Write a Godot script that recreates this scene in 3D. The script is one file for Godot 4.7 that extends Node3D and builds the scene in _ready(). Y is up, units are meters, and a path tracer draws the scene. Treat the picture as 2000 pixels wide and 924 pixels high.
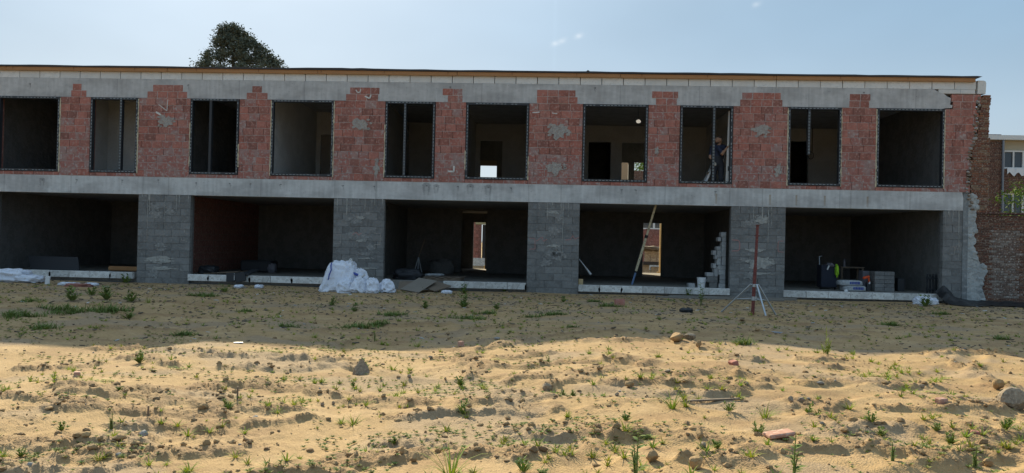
extends Node3D
# Building site: unfinished two-storey row of units behind a sandy plot, late afternoon sun behind the building.

# ---------------------------------------------------------------- mesh helpers
class MB:
	var v := PackedVector3Array()
	var n := PackedVector3Array()
	var uv := PackedVector2Array()
	var c := PackedColorArray()
	var i := PackedInt32Array()
	var col := Color(1, 1, 1)
	# corners counter-clockwise as seen from outside
	func quad(a: Vector3, b: Vector3, cc: Vector3, d: Vector3) -> void:
		var nn := (b - a).cross(cc - a)
		if nn.length_squared() < 1e-14:
			nn = (cc - a).cross(d - a)
		nn = nn.normalized()
		var s := v.size()
		v.append(a); v.append(b); v.append(cc); v.append(d)
		uv.append(Vector2(0, 1)); uv.append(Vector2(1, 1)); uv.append(Vector2(1, 0)); uv.append(Vector2(0, 0))
		for k in 4:
			n.append(nn); c.append(col)
		i.append_array([s, s + 2, s + 1, s, s + 3, s + 2])
	func tri(a: Vector3, b: Vector3, cc: Vector3) -> void:
		var nn := (b - a).cross(cc - a).normalized()
		var s := v.size()
		v.append(a); v.append(b); v.append(cc)
		uv.append(Vector2(0, 1)); uv.append(Vector2(1, 1)); uv.append(Vector2(0.5, 0))
		for k in 3:
			n.append(nn); c.append(col)
		i.append_array([s, s + 2, s + 1])
	func quad_out(a: Vector3, b: Vector3, cc: Vector3, d: Vector3, o: Vector3) -> void:
		if (b - a).cross(cc - a).dot((a + b + cc + d) * 0.25 - o) < 0.0:
			quad(a, d, cc, b)
		else:
			quad(a, b, cc, d)
	func tri_out(a: Vector3, b: Vector3, cc: Vector3, o: Vector3) -> void:
		if (b - a).cross(cc - a).dot((a + b + cc) / 3.0 - o) < 0.0:
			tri(a, cc, b)
		else:
			tri(a, b, cc)
	func box(o: Vector3, s: Vector3, t := Basis()) -> void:
		var h := s * 0.5
		var p := []
		for k in 8:
			p.append(o + t * Vector3(h.x if k & 1 else -h.x, h.y if k & 2 else -h.y, h.z if k & 4 else -h.z))
		for f in [[0, 1, 3, 2], [4, 5, 7, 6], [0, 1, 5, 4], [2, 3, 7, 6], [0, 2, 6, 4], [1, 3, 7, 5]]:
			quad_out(p[f[0]], p[f[1]], p[f[2]], p[f[3]], o)
	func span(a: Vector3, b: Vector3) -> void:
		box((a + b) * 0.5, (b - a).abs())
	func cbox(o: Vector3, s: Vector3, b: float, t := Basis()) -> void:
		var h := s * 0.5
		var p := []
		for k in 8:
			var g := Vector3(1 if k & 1 else -1, 1 if k & 2 else -1, 1 if k & 4 else -1)
			p.append([o + t * Vector3(g.x * h.x, g.y * (h.y - b), g.z * (h.z - b)), o + t * Vector3(g.x * (h.x - b), g.y * h.y, g.z * (h.z - b)), o + t * Vector3(g.x * (h.x - b), g.y * (h.y - b), g.z * h.z)])
		for f in [[0, 2, 6, 4, 0], [1, 3, 7, 5, 0], [0, 1, 5, 4, 1], [2, 3, 7, 6, 1], [0, 1, 3, 2, 2], [4, 5, 7, 6, 2]]:
			quad_out(p[f[0]][f[4]], p[f[1]][f[4]], p[f[2]][f[4]], p[f[3]][f[4]], o)
		for e in [[0, 1, 1, 2], [2, 3, 1, 2], [4, 5, 1, 2], [6, 7, 1, 2], [0, 2, 0, 2], [1, 3, 0, 2], [4, 6, 0, 2], [5, 7, 0, 2], [0, 4, 0, 1], [1, 5, 0, 1], [2, 6, 0, 1], [3, 7, 0, 1]]:
			quad_out(p[e[0]][e[2]], p[e[1]][e[2]], p[e[1]][e[3]], p[e[0]][e[3]], o)
		for k in 8:
			tri_out(p[k][0], p[k][1], p[k][2], o)
	func tube(pts: Array, rad, sides := 8, caps := true) -> void:
		var s0 := v.size()
		var m := pts.size()
		var up := Vector3.UP
		for k in m:
			var d: Vector3 = (pts[mini(k + 1, m - 1)] - pts[maxi(k - 1, 0)]).normalized()
			if absf(d.dot(up)) > 0.95:
				up = Vector3.RIGHT if absf(d.x) < 0.9 else Vector3.UP
			var x := d.cross(up).normalized()
			var y := x.cross(d).normalized()
			up = y
			var r: float = rad[k] if rad is Array else rad
			for j in sides:
				var a := TAU * j / sides
				var nn := x * cos(a) + y * sin(a)
				v.append(pts[k] + nn * r); n.append(nn); uv.append(Vector2(float(j) / sides, float(k) / m)); c.append(col)
		for k in m - 1:
			for j in sides:
				var a := s0 + k * sides + j
				var b := s0 + k * sides + (j + 1) % sides
				i.append_array([a, b, a + sides, b, b + sides, a + sides])
		if caps:
			for e in [0, m - 1]:
				var o: Vector3 = pts[e]
				var dd: Vector3 = (pts[0] - pts[1]) if e == 0 else (pts[m - 1] - pts[m - 2])
				for j in sides:
					tri_out(v[s0 + e * sides + j], v[s0 + e * sides + (j + 1) % sides], o, o - dd)
	func lump(o: Vector3, r: Vector3, noise: FastNoiseLite, amp: float, nu := 12, nv := 8, flat_bottom := -9.0, seed_off := Vector3.ZERO) -> void:
		var s0 := v.size()
		for a in nv + 1:
			var th := PI * a / nv
			for b in nu:
				var ph := TAU * b / nu
				var d := Vector3(sin(th) * cos(ph), cos(th), sin(th) * sin(ph))
				var k := 1.0 + amp * noise.get_noise_3dv((d + seed_off) * 10.0)
				var p := d * k * r
				p.y = maxf(p.y, flat_bottom)
				v.append(o + p); n.append((d / r).normalized()); uv.append(Vector2(float(b) / nu, float(a) / nv)); c.append(col)
		for a in nv:
			for b in nu:
				var p0 := s0 + a * nu + b
				var p1 := s0 + a * nu + (b + 1) % nu
				i.append_array([p0, p1 , p0 + nu, p1, p1 + nu, p0 + nu])
	func smooth_normals() -> void:
		for k in n.size():
			n[k] = Vector3.ZERO
		for k in range(0, i.size(), 3):
			var a := v[i[k]]; var b := v[i[k + 1]]; var cc := v[i[k + 2]]
			var nn := (cc - a).cross(b - a)
			n[i[k]] += nn; n[i[k + 1]] += nn; n[i[k + 2]] += nn
		for k in n.size():
			n[k] = n[k].normalized() if n[k].length_squared() > 1e-20 else Vector3.UP
	func prism(poly: PackedVector2Array, z0: float, z1: float) -> void:
		# an outline in the x-y plane (any winding), extruded from z0 (back) to z1 (front)
		var idx := Geometry2D.triangulate_polygon(poly)
		var s := v.size()
		for p in poly:
			v.append(Vector3(p.x, p.y, z1)); n.append(Vector3(0, 0, 1)); uv.append(p); c.append(col)
		for k in range(0, idx.size(), 3):
			var a := poly[idx[k]]; var b := poly[idx[k + 1]]; var d := poly[idx[k + 2]]
			if (b - a).cross(d - a) > 0.0:
				i.append_array([s + idx[k], s + idx[k + 2], s + idx[k + 1]])
			else:
				i.append_array([s + idx[k], s + idx[k + 1], s + idx[k + 2]])
		var ccw := not Geometry2D.is_polygon_clockwise(poly)
		for k in poly.size():
			var a := poly[k]; var b := poly[(k + 1) % poly.size()]
			if not ccw:
				var t := a; a = b; b = t
			quad(Vector3(a.x, a.y, z0), Vector3(b.x, b.y, z0), Vector3(b.x, b.y, z1), Vector3(a.x, a.y, z1))
	func mesh() -> ArrayMesh:
		var arr := []
		arr.resize(Mesh.ARRAY_MAX)
		arr[Mesh.ARRAY_VERTEX] = v; arr[Mesh.ARRAY_NORMAL] = n; arr[Mesh.ARRAY_TEX_UV] = uv; arr[Mesh.ARRAY_COLOR] = c; arr[Mesh.ARRAY_INDEX] = i
		var m := ArrayMesh.new()
		m.add_surface_from_arrays(Mesh.PRIMITIVE_TRIANGLES, arr)
		return m

var rng := RandomNumberGenerator.new()
var M := {}
var taken := {}

func numbered(called: String) -> String:
	var k: int = taken.get(called, 0)
	taken[called] = k + 1
	return called if k == 0 else "%s_%03d" % [called, k]

func put(parent: Node, called: String, m: Mesh, mat: Material, at := Vector3.ZERO) -> MeshInstance3D:
	var o := MeshInstance3D.new()
	o.name = numbered(called) if parent == self else called
	o.mesh = m
	o.material_override = mat
	o.position = at
	parent.add_child(o, true)
	return o

func tag(o: Node, label: String, category: String, group := "", kind := "") -> Node:
	if label: o.set_meta("label", label)
	if category: o.set_meta("category", category)
	if group: o.set_meta("group", group)
	if kind: o.set_meta("kind", kind)
	return o

func thing(called: String, label: String, category: String, at := Vector3.ZERO, turn := 0.0, group := "") -> Node3D:
	var o := Node3D.new()
	o.name = numbered(called)
	add_child(o)
	o.position = at
	o.rotation.y = turn
	tag(o, label, category, group)
	return o

func fnl(sd: int, freq: float, oct := 4, type := FastNoiseLite.TYPE_SIMPLEX_SMOOTH) -> FastNoiseLite:
	var f := FastNoiseLite.new()
	f.seed = sd
	f.noise_type = type
	f.frequency = freq
	f.fractal_octaves = oct
	return f

# colour texture: colour a, patches of b from a coarse noise, specks of d from a fine one (linear colours in, sRGB texels out)
func ctex(sd: int, size: int, a: Color, b: Color, d: Color, fc := 0.012, ff := 0.08, lo := 0.45, hi := 0.65, grain := 0.12) -> ImageTexture:
	var n1 := fnl(sd, fc, 5).get_seamless_image(size, size).get_data()
	var n2 := fnl(sd + 7, ff, 3).get_seamless_image(size, size).get_data()
	var out := PackedByteArray()
	out.resize(size * size * 3)
	var r := RandomNumberGenerator.new()
	r.seed = sd
	for k in size * size:
		var t1 := smoothstep(lo, hi, n1[k] / 255.0)
		var t2 := smoothstep(0.6, 0.8, n2[k] / 255.0)
		var cc := a.lerp(b, t1).lerp(d, t2)
		var g := 1.0 + grain * (n2[k] / 127.5 - 1.0) + grain * 0.5 * (r.randf() - 0.5)
		cc = Color(cc.r * g, cc.g * g, cc.b * g).linear_to_srgb()
		out[k * 3] = clampi(int(cc.r * 255.0), 0, 255)
		out[k * 3 + 1] = clampi(int(cc.g * 255.0), 0, 255)
		out[k * 3 + 2] = clampi(int(cc.b * 255.0), 0, 255)
	return ImageTexture.create_from_image(Image.create_from_data(size, size, false, Image.FORMAT_RGB8, out))

func ntex(sd: int, size: int, freq: float, strength: float) -> ImageTexture:
	var im := fnl(sd, freq, 5).get_seamless_image(size, size)
	im.convert(Image.FORMAT_RGBA8)
	im.bump_map_to_normal_map(strength)
	return ImageTexture.create_from_image(im)

func flat(col: Color, rough := 0.9, metal := 0.0) -> StandardMaterial3D:
	var m := StandardMaterial3D.new()
	m.albedo_color = col.linear_to_srgb()
	m.roughness = rough
	m.metallic = metal
	return m

func tri_mat(tex: Texture2D, scale: float, rough := 0.92, normal: Texture2D = null, ns := 1.0) -> StandardMaterial3D:
	var m := StandardMaterial3D.new()
	m.albedo_texture = tex
	m.roughness = rough
	m.uv1_triplanar = true
	m.uv1_world_triplanar = true
	m.uv1_scale = Vector3.ONE * scale
	if normal:
		m.normal_enabled = true
		m.normal_texture = normal
		m.normal_scale = ns
	return m

# ---------------------------------------------------------------- materials
func materials() -> void:
	var nc := ntex(3, 256, 0.03, 3.0)
	M.nc = nc
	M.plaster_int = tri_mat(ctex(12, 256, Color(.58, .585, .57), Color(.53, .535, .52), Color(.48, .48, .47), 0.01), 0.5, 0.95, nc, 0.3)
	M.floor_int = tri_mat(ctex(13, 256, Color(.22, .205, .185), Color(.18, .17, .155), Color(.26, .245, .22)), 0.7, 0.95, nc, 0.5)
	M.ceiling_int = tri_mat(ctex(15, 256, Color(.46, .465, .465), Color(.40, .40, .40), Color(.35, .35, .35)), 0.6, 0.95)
	M.mortar = tri_mat(ctex(16, 256, Color(.52, .46, .435), Color(.45, .37, .345), Color(.36, .26, .24)), 1.2, 0.97, nc, 0.6)
	M.mortar_light = tri_mat(ctex(17, 256, Color(.34, .32, .295), Color(.30, .26, .24), Color(.40, .39, .36), 0.02, 0.06), 1.4, 0.97, nc, 1.0)
	M.brick = []
	for k in 6:
		var t: float = [1.0, 0.84, 1.12, 0.74, 0.93, 1.04][k]
		var b := Color(.37 * t, .142 * t + .005 * k, .108 * t + .005 * k)
		M.brick.append(tri_mat(ctex(20 + k, 256, b, b * 0.82, Color(.37, .21, .18), 0.014, 0.05, 0.42, 0.7, 0.12), 0.8, 0.93, nc, 0.5))
	M.brick_smear = []
	for k in 3:
		var b := Color(.335, .145, .12)
		M.brick_smear.append(tri_mat(ctex(30 + k, 256, b, Color(.33, .21, .19), Color(.36, .29, .27), 0.012, 0.045, 0.42, 0.72, 0.10), 0.7, 0.95, nc, 0.7))
	M.block = []
	for k in 5:
		var t: float = [1.0, 0.92, 1.07, 0.96, 1.14][k]
		M.block.append(tri_mat(ctex(40 + k, 256, Color(.19, .192, .19) * t, Color(.155, .157, .155) * t, Color(.20, .20, .195) * t, 0.012, 0.07, 0.35, 0.75, 0.07), 0.6, 0.96, nc, 0.8))
	M.block_joint = tri_mat(ctex(46, 128, Color(.13, .13, .128), Color(.105, .105, .104), Color(.17, .17, .168)), 1.2, 0.97)
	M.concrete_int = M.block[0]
	M.core = M.brick[3]
	M.red_int = M.brick[3]
	M.white_block = []
	for k in 3:
		var t: float = [1.0, 0.93, 1.04][k]
		M.white_block.append(tri_mat(ctex(50 + k, 256, Color(.68, .68, .66) * t, Color(.63, .63, .61) * t, Color(.60, .60, .58), 0.015, 0.05, 0.4, 0.75, 0.03), 0.8, 0.95, nc, 0.3))
	M.sill_block = []
	for k in 3:
		var t: float = [1.0, 0.9, 0.8][k]
		M.sill_block.append(tri_mat(ctex(54 + k, 256, Color(.70, .70, .68) * t, Color(.58, .57, .55) * t, Color(.46, .45, .43) * t, 0.02, 0.05, 0.45, 0.75, 0.05), 0.7, 0.95, nc, 0.5))
	M.wood = wood_mat(60, Color(.42, .22, .095), Color(.33, .165, .07))
	M.wood_old = wood_mat(62, Color(.20, .155, .115), Color(.14, .105, .075))
	M.membrane = flat(Color(.045, .042, .045), 0.8)
	M.frame = flat(Color(.022, .026, .032), 0.55)
	M.hole_light = flat(Color(.30, .34, .36), 0.5)  # pale tone painted for light seen through liner holes
	M.foam = tri_mat(ctex(64, 128, Color(.60, .55, .40), Color(.52, .46, .31), Color(.68, .64, .5)), 3.0, 0.95, nc, 1.0)
	M.old_brick = []
	for k in 6:
		var b: Color = [Color(.20, .075, .045), Color(.155, .065, .045), Color(.24, .10, .055), Color(.12, .06, .045), Color(.26, .17, .11), Color(.18, .09, .06)][k]
		M.old_brick.append(tri_mat(ctex(70 + k, 128, b, b * 0.75, Color(.27, .22, .17), 0.03, 0.07, 0.42, 0.68, 0.2), 1.5, 0.96, nc, 1.0))
	M.old_mortar = tri_mat(ctex(77, 128, Color(.22, .17, .13), Color(.16, .125, .10), Color(.28, .24, .2)), 1.5, 0.97, nc, 1.0)
	M.render = tri_mat(ctex(78, 256, Color(.40, .415, .41), Color(.33, .345, .345), Color(.27, .28, .28), 0.012, 0.04), 0.8, 0.96, nc, 1.2)
	M.beam = beam_mat(false)
	M.ring = beam_mat(true)

func wood_mat(sd: int, a: Color, b: Color) -> StandardMaterial3D:
	# grain that runs along x
	var w := 512; var h := 64
	var n := fnl(sd, 0.05, 4)
	var out := PackedByteArray(); out.resize(w * h * 3)
	for y in h:
		for x in w:
			var t := 0.5 + 0.5 * n.get_noise_2d(x * 0.06, y * 1.6) + 0.25 * n.get_noise_2d(x * 0.2 + 300.0, y * 6.0)
			var kx := fposmod(x, 128.0) - 60.0; var ky := y - 22.0 - 14.0 * sin(x / 128.0)
			if kx * kx * 0.3 + ky * ky < 6.0: t = 2.2
			var cc := a.lerp(b, clampf(t, 0.0, 2.4)).linear_to_srgb()
			var k := (y * w + x) * 3
			out[k] = clampi(int(cc.r * 255), 0, 255); out[k + 1] = clampi(int(cc.g * 255), 0, 255); out[k + 2] = clampi(int(cc.b * 255), 0, 255)
	var m := tri_mat(ImageTexture.create_from_image(Image.create_from_data(w, h, false, Image.FORMAT_RGB8, out)), 0.55, 0.85)
	return m

# in-situ concrete of the two long beams: x runs -24..12 m over 2048 texels; shutter joints, air holes, drips and rust runs where the photograph shows them
func beam_mat(ring: bool) -> StandardMaterial3D:
	var w := 2048; var h := 40
	var n1 := fnl(101 if ring else 102, 0.012, 5)
	var n2 := fnl(103, 0.09, 3)
	var base := Color(.46, .465, .465) if ring else Color(.53, .54, .54)
	var dark := Color(.35, .35, .35)
	var px := []
	px.resize(w * h)
	for y in h:
		for x in w:
			var t := smoothstep(-0.25, 0.45, n1.get_noise_2d(x, y * 1.4)) * (0.8 if ring else 0.65)
			var g := 1.0 + 0.10 * n2.get_noise_2d(x, y) + 0.05 * n2.get_noise_2d(x * 0.4, y * 9.0) + 0.16 * n2.get_noise_2d(x * 1.6 + 500.0, y * 0.12)
			var cc := base.lerp(dark, t)
			px[y * w + x] = Color(cc.r * g, cc.g * g, cc.b * g)
	var r := RandomNumberGenerator.new(); r.seed = 5 if ring else 6
	var X := func(m: float) -> int: return int((m + 24.0) / 36.0 * w)
	# shutter joints
	var joints := [-22.1, -19.6, -17.0, -15.9, -13.9, -11.75, -11.0, -8.3, -6.15, -4.95, -1.7, -0.62, 0.3, 1.4, 3.2, 5.0, 5.9, 8.0, 8.3, 9.9] if not ring else [-20.0, -17.1, -12.6, -9.0, -7.1, -2.0, 1.9, 4.1, 7.1, 10.0]
	for j in joints:
		for y in h:
			var xx: int = X.call(j)
			px[y * w + xx] = px[y * w + xx] * 0.74
			px[y * w + xx + 1] = px[y * w + xx + 1] * 0.88
	# tie holes and drips below them
	var marks := [[-14.76, .5, 1.0], [-13.72, .45, .6], [-12.38, .4, .8], [-16.3, .5, .5], [-11.3, .3, .7], [-10.2, .5, .6], [-9.2, .5, .6], [-7.71, .5, .6], [-8.6, .5, .5], [-3.52, .35, 1.9], [-3.23, .4, 1.1], [-2.26, .35, 1.5], [-1.76, .4, 1.4], [-2.62, .4, .5], [-1.1, .45, .5], [2.0, .4, .6], [2.4, .4, .5], [4.6, .4, .7], [-5.9, .5, .5], [-5.0, .5, .5]] if not ring else [[-2.9, .4, .7], [-10.5, .5, .5], [1.2, .3, .5], [8.6, .4, .4], [-15.2, .6, .5]]
	for mk in marks:
		var cx: int = X.call(mk[0])
		var y0 := int(mk[1] * h * 0.55)
		var len_ := int(h * 0.32 * (0.6 + 0.6 * mk[2]))
		var hw := int(2.0 + 3.0 * mk[2])
		if mk[2] < 1.0:
			# a tie hole with a thin run below it
			var xx := float(cx)
			for dy in range(-1, len_):
				xx += r.randf_range(-0.5, 0.5)
				var f := lerpf(0.55, 0.92, float(maxi(dy, 0)) / len_) + 0.06 * r.randf()
				for dx in range(-1 if dy < 2 else 0, 2):
					var yy := y0 + dy
					if yy < 0 or yy >= h: continue
					px[yy * w + int(xx) + dx] = px[yy * w + int(xx) + dx] * f
		else:
			for dy in range(-hw, len_):
				var half := (hw * (1.0 - 0.35 * dy / len_) if dy > 0 else sqrt(maxf(0.0, hw * hw - dy * dy))) + r.randf_range(-0.8, 0.8)
				for dx in range(-int(half), int(half) + 1):
					var yy := y0 + dy
					if yy < 0 or yy >= h: continue
					var f := 0.56 + 0.16 * r.randf() + 0.2 * maxf(0.0, float(dy) / len_)
					if absf(dx) < half * 0.45 and dy > 2: f = 0.95
					px[yy * w + cx + dx] = px[yy * w + cx + dx] * minf(f, 1.0)
		px[y0 * w + cx] = Color(.05, .05, .05)
		px[y0 * w + cx + 1] = Color(.07, .07, .07)
	# rust runs at the right hand bays
	if not ring:
		for mk in [6.1, 6.82, 7.6, 8.75, 4.62]:
			var cx: int = X.call(mk)
			for y in range(13, 36):
				for dx in range(-1, 2):
					px[y * w + cx + dx] = (px[y * w + cx + dx] as Color).lerp(Color(.24, .15, .05), 0.55 - 0.012 * (y - 13))
	for k in 260:
		var cx := r.randi_range(2, w - 3); var yy := r.randi_range(1, h - 2)
		px[yy * w + cx] = px[yy * w + cx] * 0.55
	var out := PackedByteArray(); out.resize(w * h * 3)
	for k in w * h:
		var cc := (px[k] as Color).linear_to_srgb()
		out[k * 3] = clampi(int(cc.r * 255), 0, 255); out[k * 3 + 1] = clampi(int(cc.g * 255), 0, 255); out[k * 3 + 2] = clampi(int(cc.b * 255), 0, 255)
	var m := StandardMaterial3D.new()
	m.albedo_texture = ImageTexture.create_from_image(Image.create_from_data(w, h, false, Image.FORMAT_RGB8, out))
	m.roughness = 0.95
	return m
const PLANTS := [
[-0.57,17.05,0.26,0.23,"g"], [0.55,17.12,0.23,0.13,"s"], [1.46,17.16,0.23,0.20,"s"], [0.59,16.06,0.10,0.24,"g"], [0.71,16.13,0.09,0.19,"r"], [-0.70,15.23,0.12,0.13,"b"],
[0.18,15.46,0.09,0.10,"g"], [0.64,15.63,0.08,0.10,"b"], [1.07,15.20,0.19,0.23,"g"], [1.20,15.12,0.14,0.14,"g"], [1.78,15.41,0.14,0.22,"g"], [1.53,15.25,0.09,0.16,"b"],
[1.75,14.68,0.09,0.10,"g"], [1.55,16.07,0.09,0.14,"b"], [2.13,15.39,0.08,0.12,"b"], [2.57,15.38,0.07,0.08,"g"], [2.47,15.79,0.09,0.10,"b"], [2.45,16.01,0.08,0.11,"b"],
[2.57,15.09,0.10,0.09,"g"], [1.52,16.42,0.07,0.08,"g"], [2.86,15.97,0.06,0.09,"b"], [2.84,16.22,0.08,0.10,"b"], [3.47,15.77,0.11,0.19,"b"], [2.74,16.71,0.12,0.09,"s"],
[2.22,16.72,0.10,0.11,"s"], [3.72,11.27,0.37,0.18,"k"], [4.20,10.97,0.12,0.23,"g"], [3.61,11.25,0.10,0.18,"g"], [3.48,13.29,0.10,0.31,"r"], [3.65,13.32,0.09,0.19,"g"],
[4.17,12.36,0.12,0.25,"g"], [3.93,13.36,0.11,0.19,"g"], [4.35,12.95,0.12,0.33,"r"], [3.59,13.93,0.09,0.17,"g"], [3.83,13.97,0.08,0.23,"r"], [3.96,14.01,0.08,0.18,"g"],
[3.38,14.29,0.07,0.13,"g"], [2.77,10.79,0.14,0.38,"m"], [-1.88,10.61,0.17,0.23,"g"], [-3.04,11.17,0.09,0.30,"r"], [-3.74,11.61,0.10,0.51,"r"], [-3.39,11.18,0.07,0.30,"r"],
[-4.86,12.75,0.15,0.18,"b"], [-2.15,12.71,0.16,0.15,"b"], [-4.62,14.19,0.07,0.48,"r"], [-4.53,14.02,0.07,0.24,"r"], [-2.47,13.60,0.08,0.12,"g"], [-2.42,13.53,0.10,0.14,"g"],
[-2.87,13.42,0.08,0.15,"g"], [-1.61,15.34,0.12,0.23,"g"], [-1.73,15.27,0.08,0.14,"g"], [-2.06,13.58,0.07,0.07,"b"], [-1.81,12.71,0.10,0.22,"g"], [-1.61,12.70,0.09,0.14,"g"],
[-0.87,13.91,0.11,0.15,"b"], [-0.66,13.90,0.07,0.05,"g"], [-1.09,14.17,0.08,0.21,"r"], [-2.86,14.93,0.10,0.12,"b"], [-3.73,15.97,0.07,0.07,"b"], [-3.42,15.82,0.13,0.10,"s"],
[-3.11,15.64,0.07,0.12,"g"], [-3.72,16.61,0.10,0.13,"g"], [-2.34,16.82,0.05,0.10,"g"], [-0.13,16.95,0.08,0.13,"b"], [0.08,16.47,0.07,0.13,"g"], [-0.01,16.99,0.05,0.10,"b"],
[-0.34,13.45,0.06,0.11,"g"], [-0.61,12.30,0.08,0.23,"r"], [0.53,12.09,0.10,0.10,"g"], [0.78,12.13,0.08,0.13,"g"], [0.26,14.51,0.06,0.07,"b"], [0.17,14.37,0.06,0.06,"b"],
[1.85,16.35,0.06,0.05,"g"], [1.15,16.55,0.07,0.11,"b"], [0.76,12.34,0.10,0.09,"g"], [1.33,12.43,0.09,0.09,"g"], [0.02,12.42,0.09,0.10,"b"], [1.66,13.92,0.06,0.06,"g"],
[5.28,11.17,0.06,0.16,"g"], [5.28,12.09,0.09,0.09,"g"], [-3.63,16.57,0.06,0.09,"b"], [-1.68,16.53,0.04,0.08,"g"], [-1.09,16.20,0.05,0.05,"b"], [-5.35,13.98,0.05,0.13,"g"],
[-4.07,14.56,0.04,0.10,"b"], [-4.23,13.04,0.09,0.33,"r"], [-9.26,7.29,0.16,1.49,"m"], [-8.70,6.86,0.18,1.15,"m"], [-9.70,7.97,0.16,1.01,"m"], [-8.44,9.18,0.14,0.61,"m"],
[-7.91,4.28,0.13,0.89,"m"], [-10.08,5.85,0.30,0.28,"b"], [-10.35,4.70,0.21,0.45,"b"], [-9.61,5.36,0.33,0.25,"b"], [-8.94,5.58,0.27,0.42,"b"], [-8.51,5.66,0.17,0.29,"g"],
[-11.00,5.88,0.08,0.77,"m"], [-5.91,9.43,0.11,0.55,"m"], [-7.83,7.67,0.19,0.26,"b"], [-12.07,0.22,0.26,0.39,"b"], [-7.93,3.12,0.19,0.40,"b"], [-3.28,8.45,0.11,0.82,"m"],
[-3.00,8.11,0.11,0.56,"m"], [-3.62,9.88,0.15,0.25,"g"], [-4.40,8.88,0.09,0.45,"m"], [-3.91,6.27,0.19,0.15,"b"], [-3.03,6.82,0.12,0.71,"m"], [-4.63,5.36,0.18,0.16,"b"],
[-1.83,5.07,0.29,0.22,"b"], [-1.46,7.02,0.10,0.89,"m"], [-1.23,6.19,0.10,0.62,"m"], [0.11,6.63,0.10,0.71,"m"], [-0.29,6.81,0.08,0.50,"m"], [1.37,4.45,0.12,0.69,"m"],
[1.12,2.96,0.10,0.50,"m"], [-1.07,5.50,0.15,0.24,"b"], [0.37,3.22,0.15,0.15,"b"], [-1.23,-0.03,0.17,0.29,"b"], [-2.30,0.85,0.25,0.31,"b"], [0.42,8.84,0.07,0.26,"m"],
[3.59,3.38,0.55,0.32,"s"], [3.89,0.13,0.20,0.23,"b"], [9.72,1.37,0.33,0.45,"b"], [6.59,6.64,0.11,0.55,"m"], [5.94,6.26,0.11,0.13,"g"], [8.83,3.99,0.11,0.53,"m"],
[7.68,8.28,0.10,0.31,"m"], [3.94,9.44,0.07,0.10,"g"], [2.59,12.38,0.08,0.09,"g"], [-2.15,9.01,0.09,0.17,"g"], [-2.66,9.97,0.16,0.16,"s"], [-2.64,5.22,0.18,0.13,"b"],
[-4.99,11.91,0.06,0.15,"g"], [-6.19,6.17,0.09,0.45,"m"]]
const ROCKS := [
[-2.15,12.86,0.173,0.197,"stone"], [0.01,14.17,0.082,0.133,"stone"], [0.80,14.33,0.071,0.151,"tan"], [4.26,14.53,0.248,0.395,"tan"], [4.67,13.55,0.139,0.165,"tan"], [-0.67,15.03,0.055,0.092,"tan"],
[1.83,10.78,0.149,0.372,"tan"], [2.04,10.50,0.107,0.275,"stone"], [2.02,11.38,0.113,0.142,"tan"], [-1.23,10.73,0.074,0.089,"brick"], [2.11,12.93,0.055,0.110,"brick"], [3.43,14.89,0.052,0.093,"brick"],
[1.03,16.70,0.050,0.071,"stone"], [-2.23,16.09,0.067,0.092,"tan"], [2.14,14.91,0.058,0.078,"stone"], [2.25,14.83,0.059,0.089,"stone"], [3.09,16.07,0.035,0.070,"brick"], [0.69,16.78,0.090,0.152,"tan"],
[0.94,16.94,0.102,0.149,"tan"], [-2.09,14.60,0.040,0.051,"stone"], [-2.03,14.45,0.041,0.046,"stone"], [1.26,13.68,0.055,0.110,"stone"], [3.79,13.78,0.047,0.095,"stone"], [-1.53,13.18,0.047,0.059,"stone"],
[-0.31,15.41,0.035,0.078,"tan"], [-3.19,16.45,0.059,0.110,"tan"], [-3.17,16.16,0.062,0.158,"tan"], [2.85,16.66,0.064,0.119,"tan"], [2.48,14.63,0.041,0.061,"stone"], [-5.00,13.75,0.051,0.089,"brick"],
[-0.87,16.65,0.064,0.086,"tan"], [-0.96,16.59,0.051,0.051,"tan"], [1.65,3.89,0.155,0.215,"brick"], [0.66,14.56,0.039,0.049,"stone"], [-6.78,7.92,0.041,0.103,"tan"], [-1.09,13.44,0.040,0.051,"tan"],
[-1.50,11.83,0.040,0.081,"stone"], [5.40,7.44,0.051,0.082,"tan"], [1.92,14.28,0.031,0.052,"stone"]]
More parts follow.
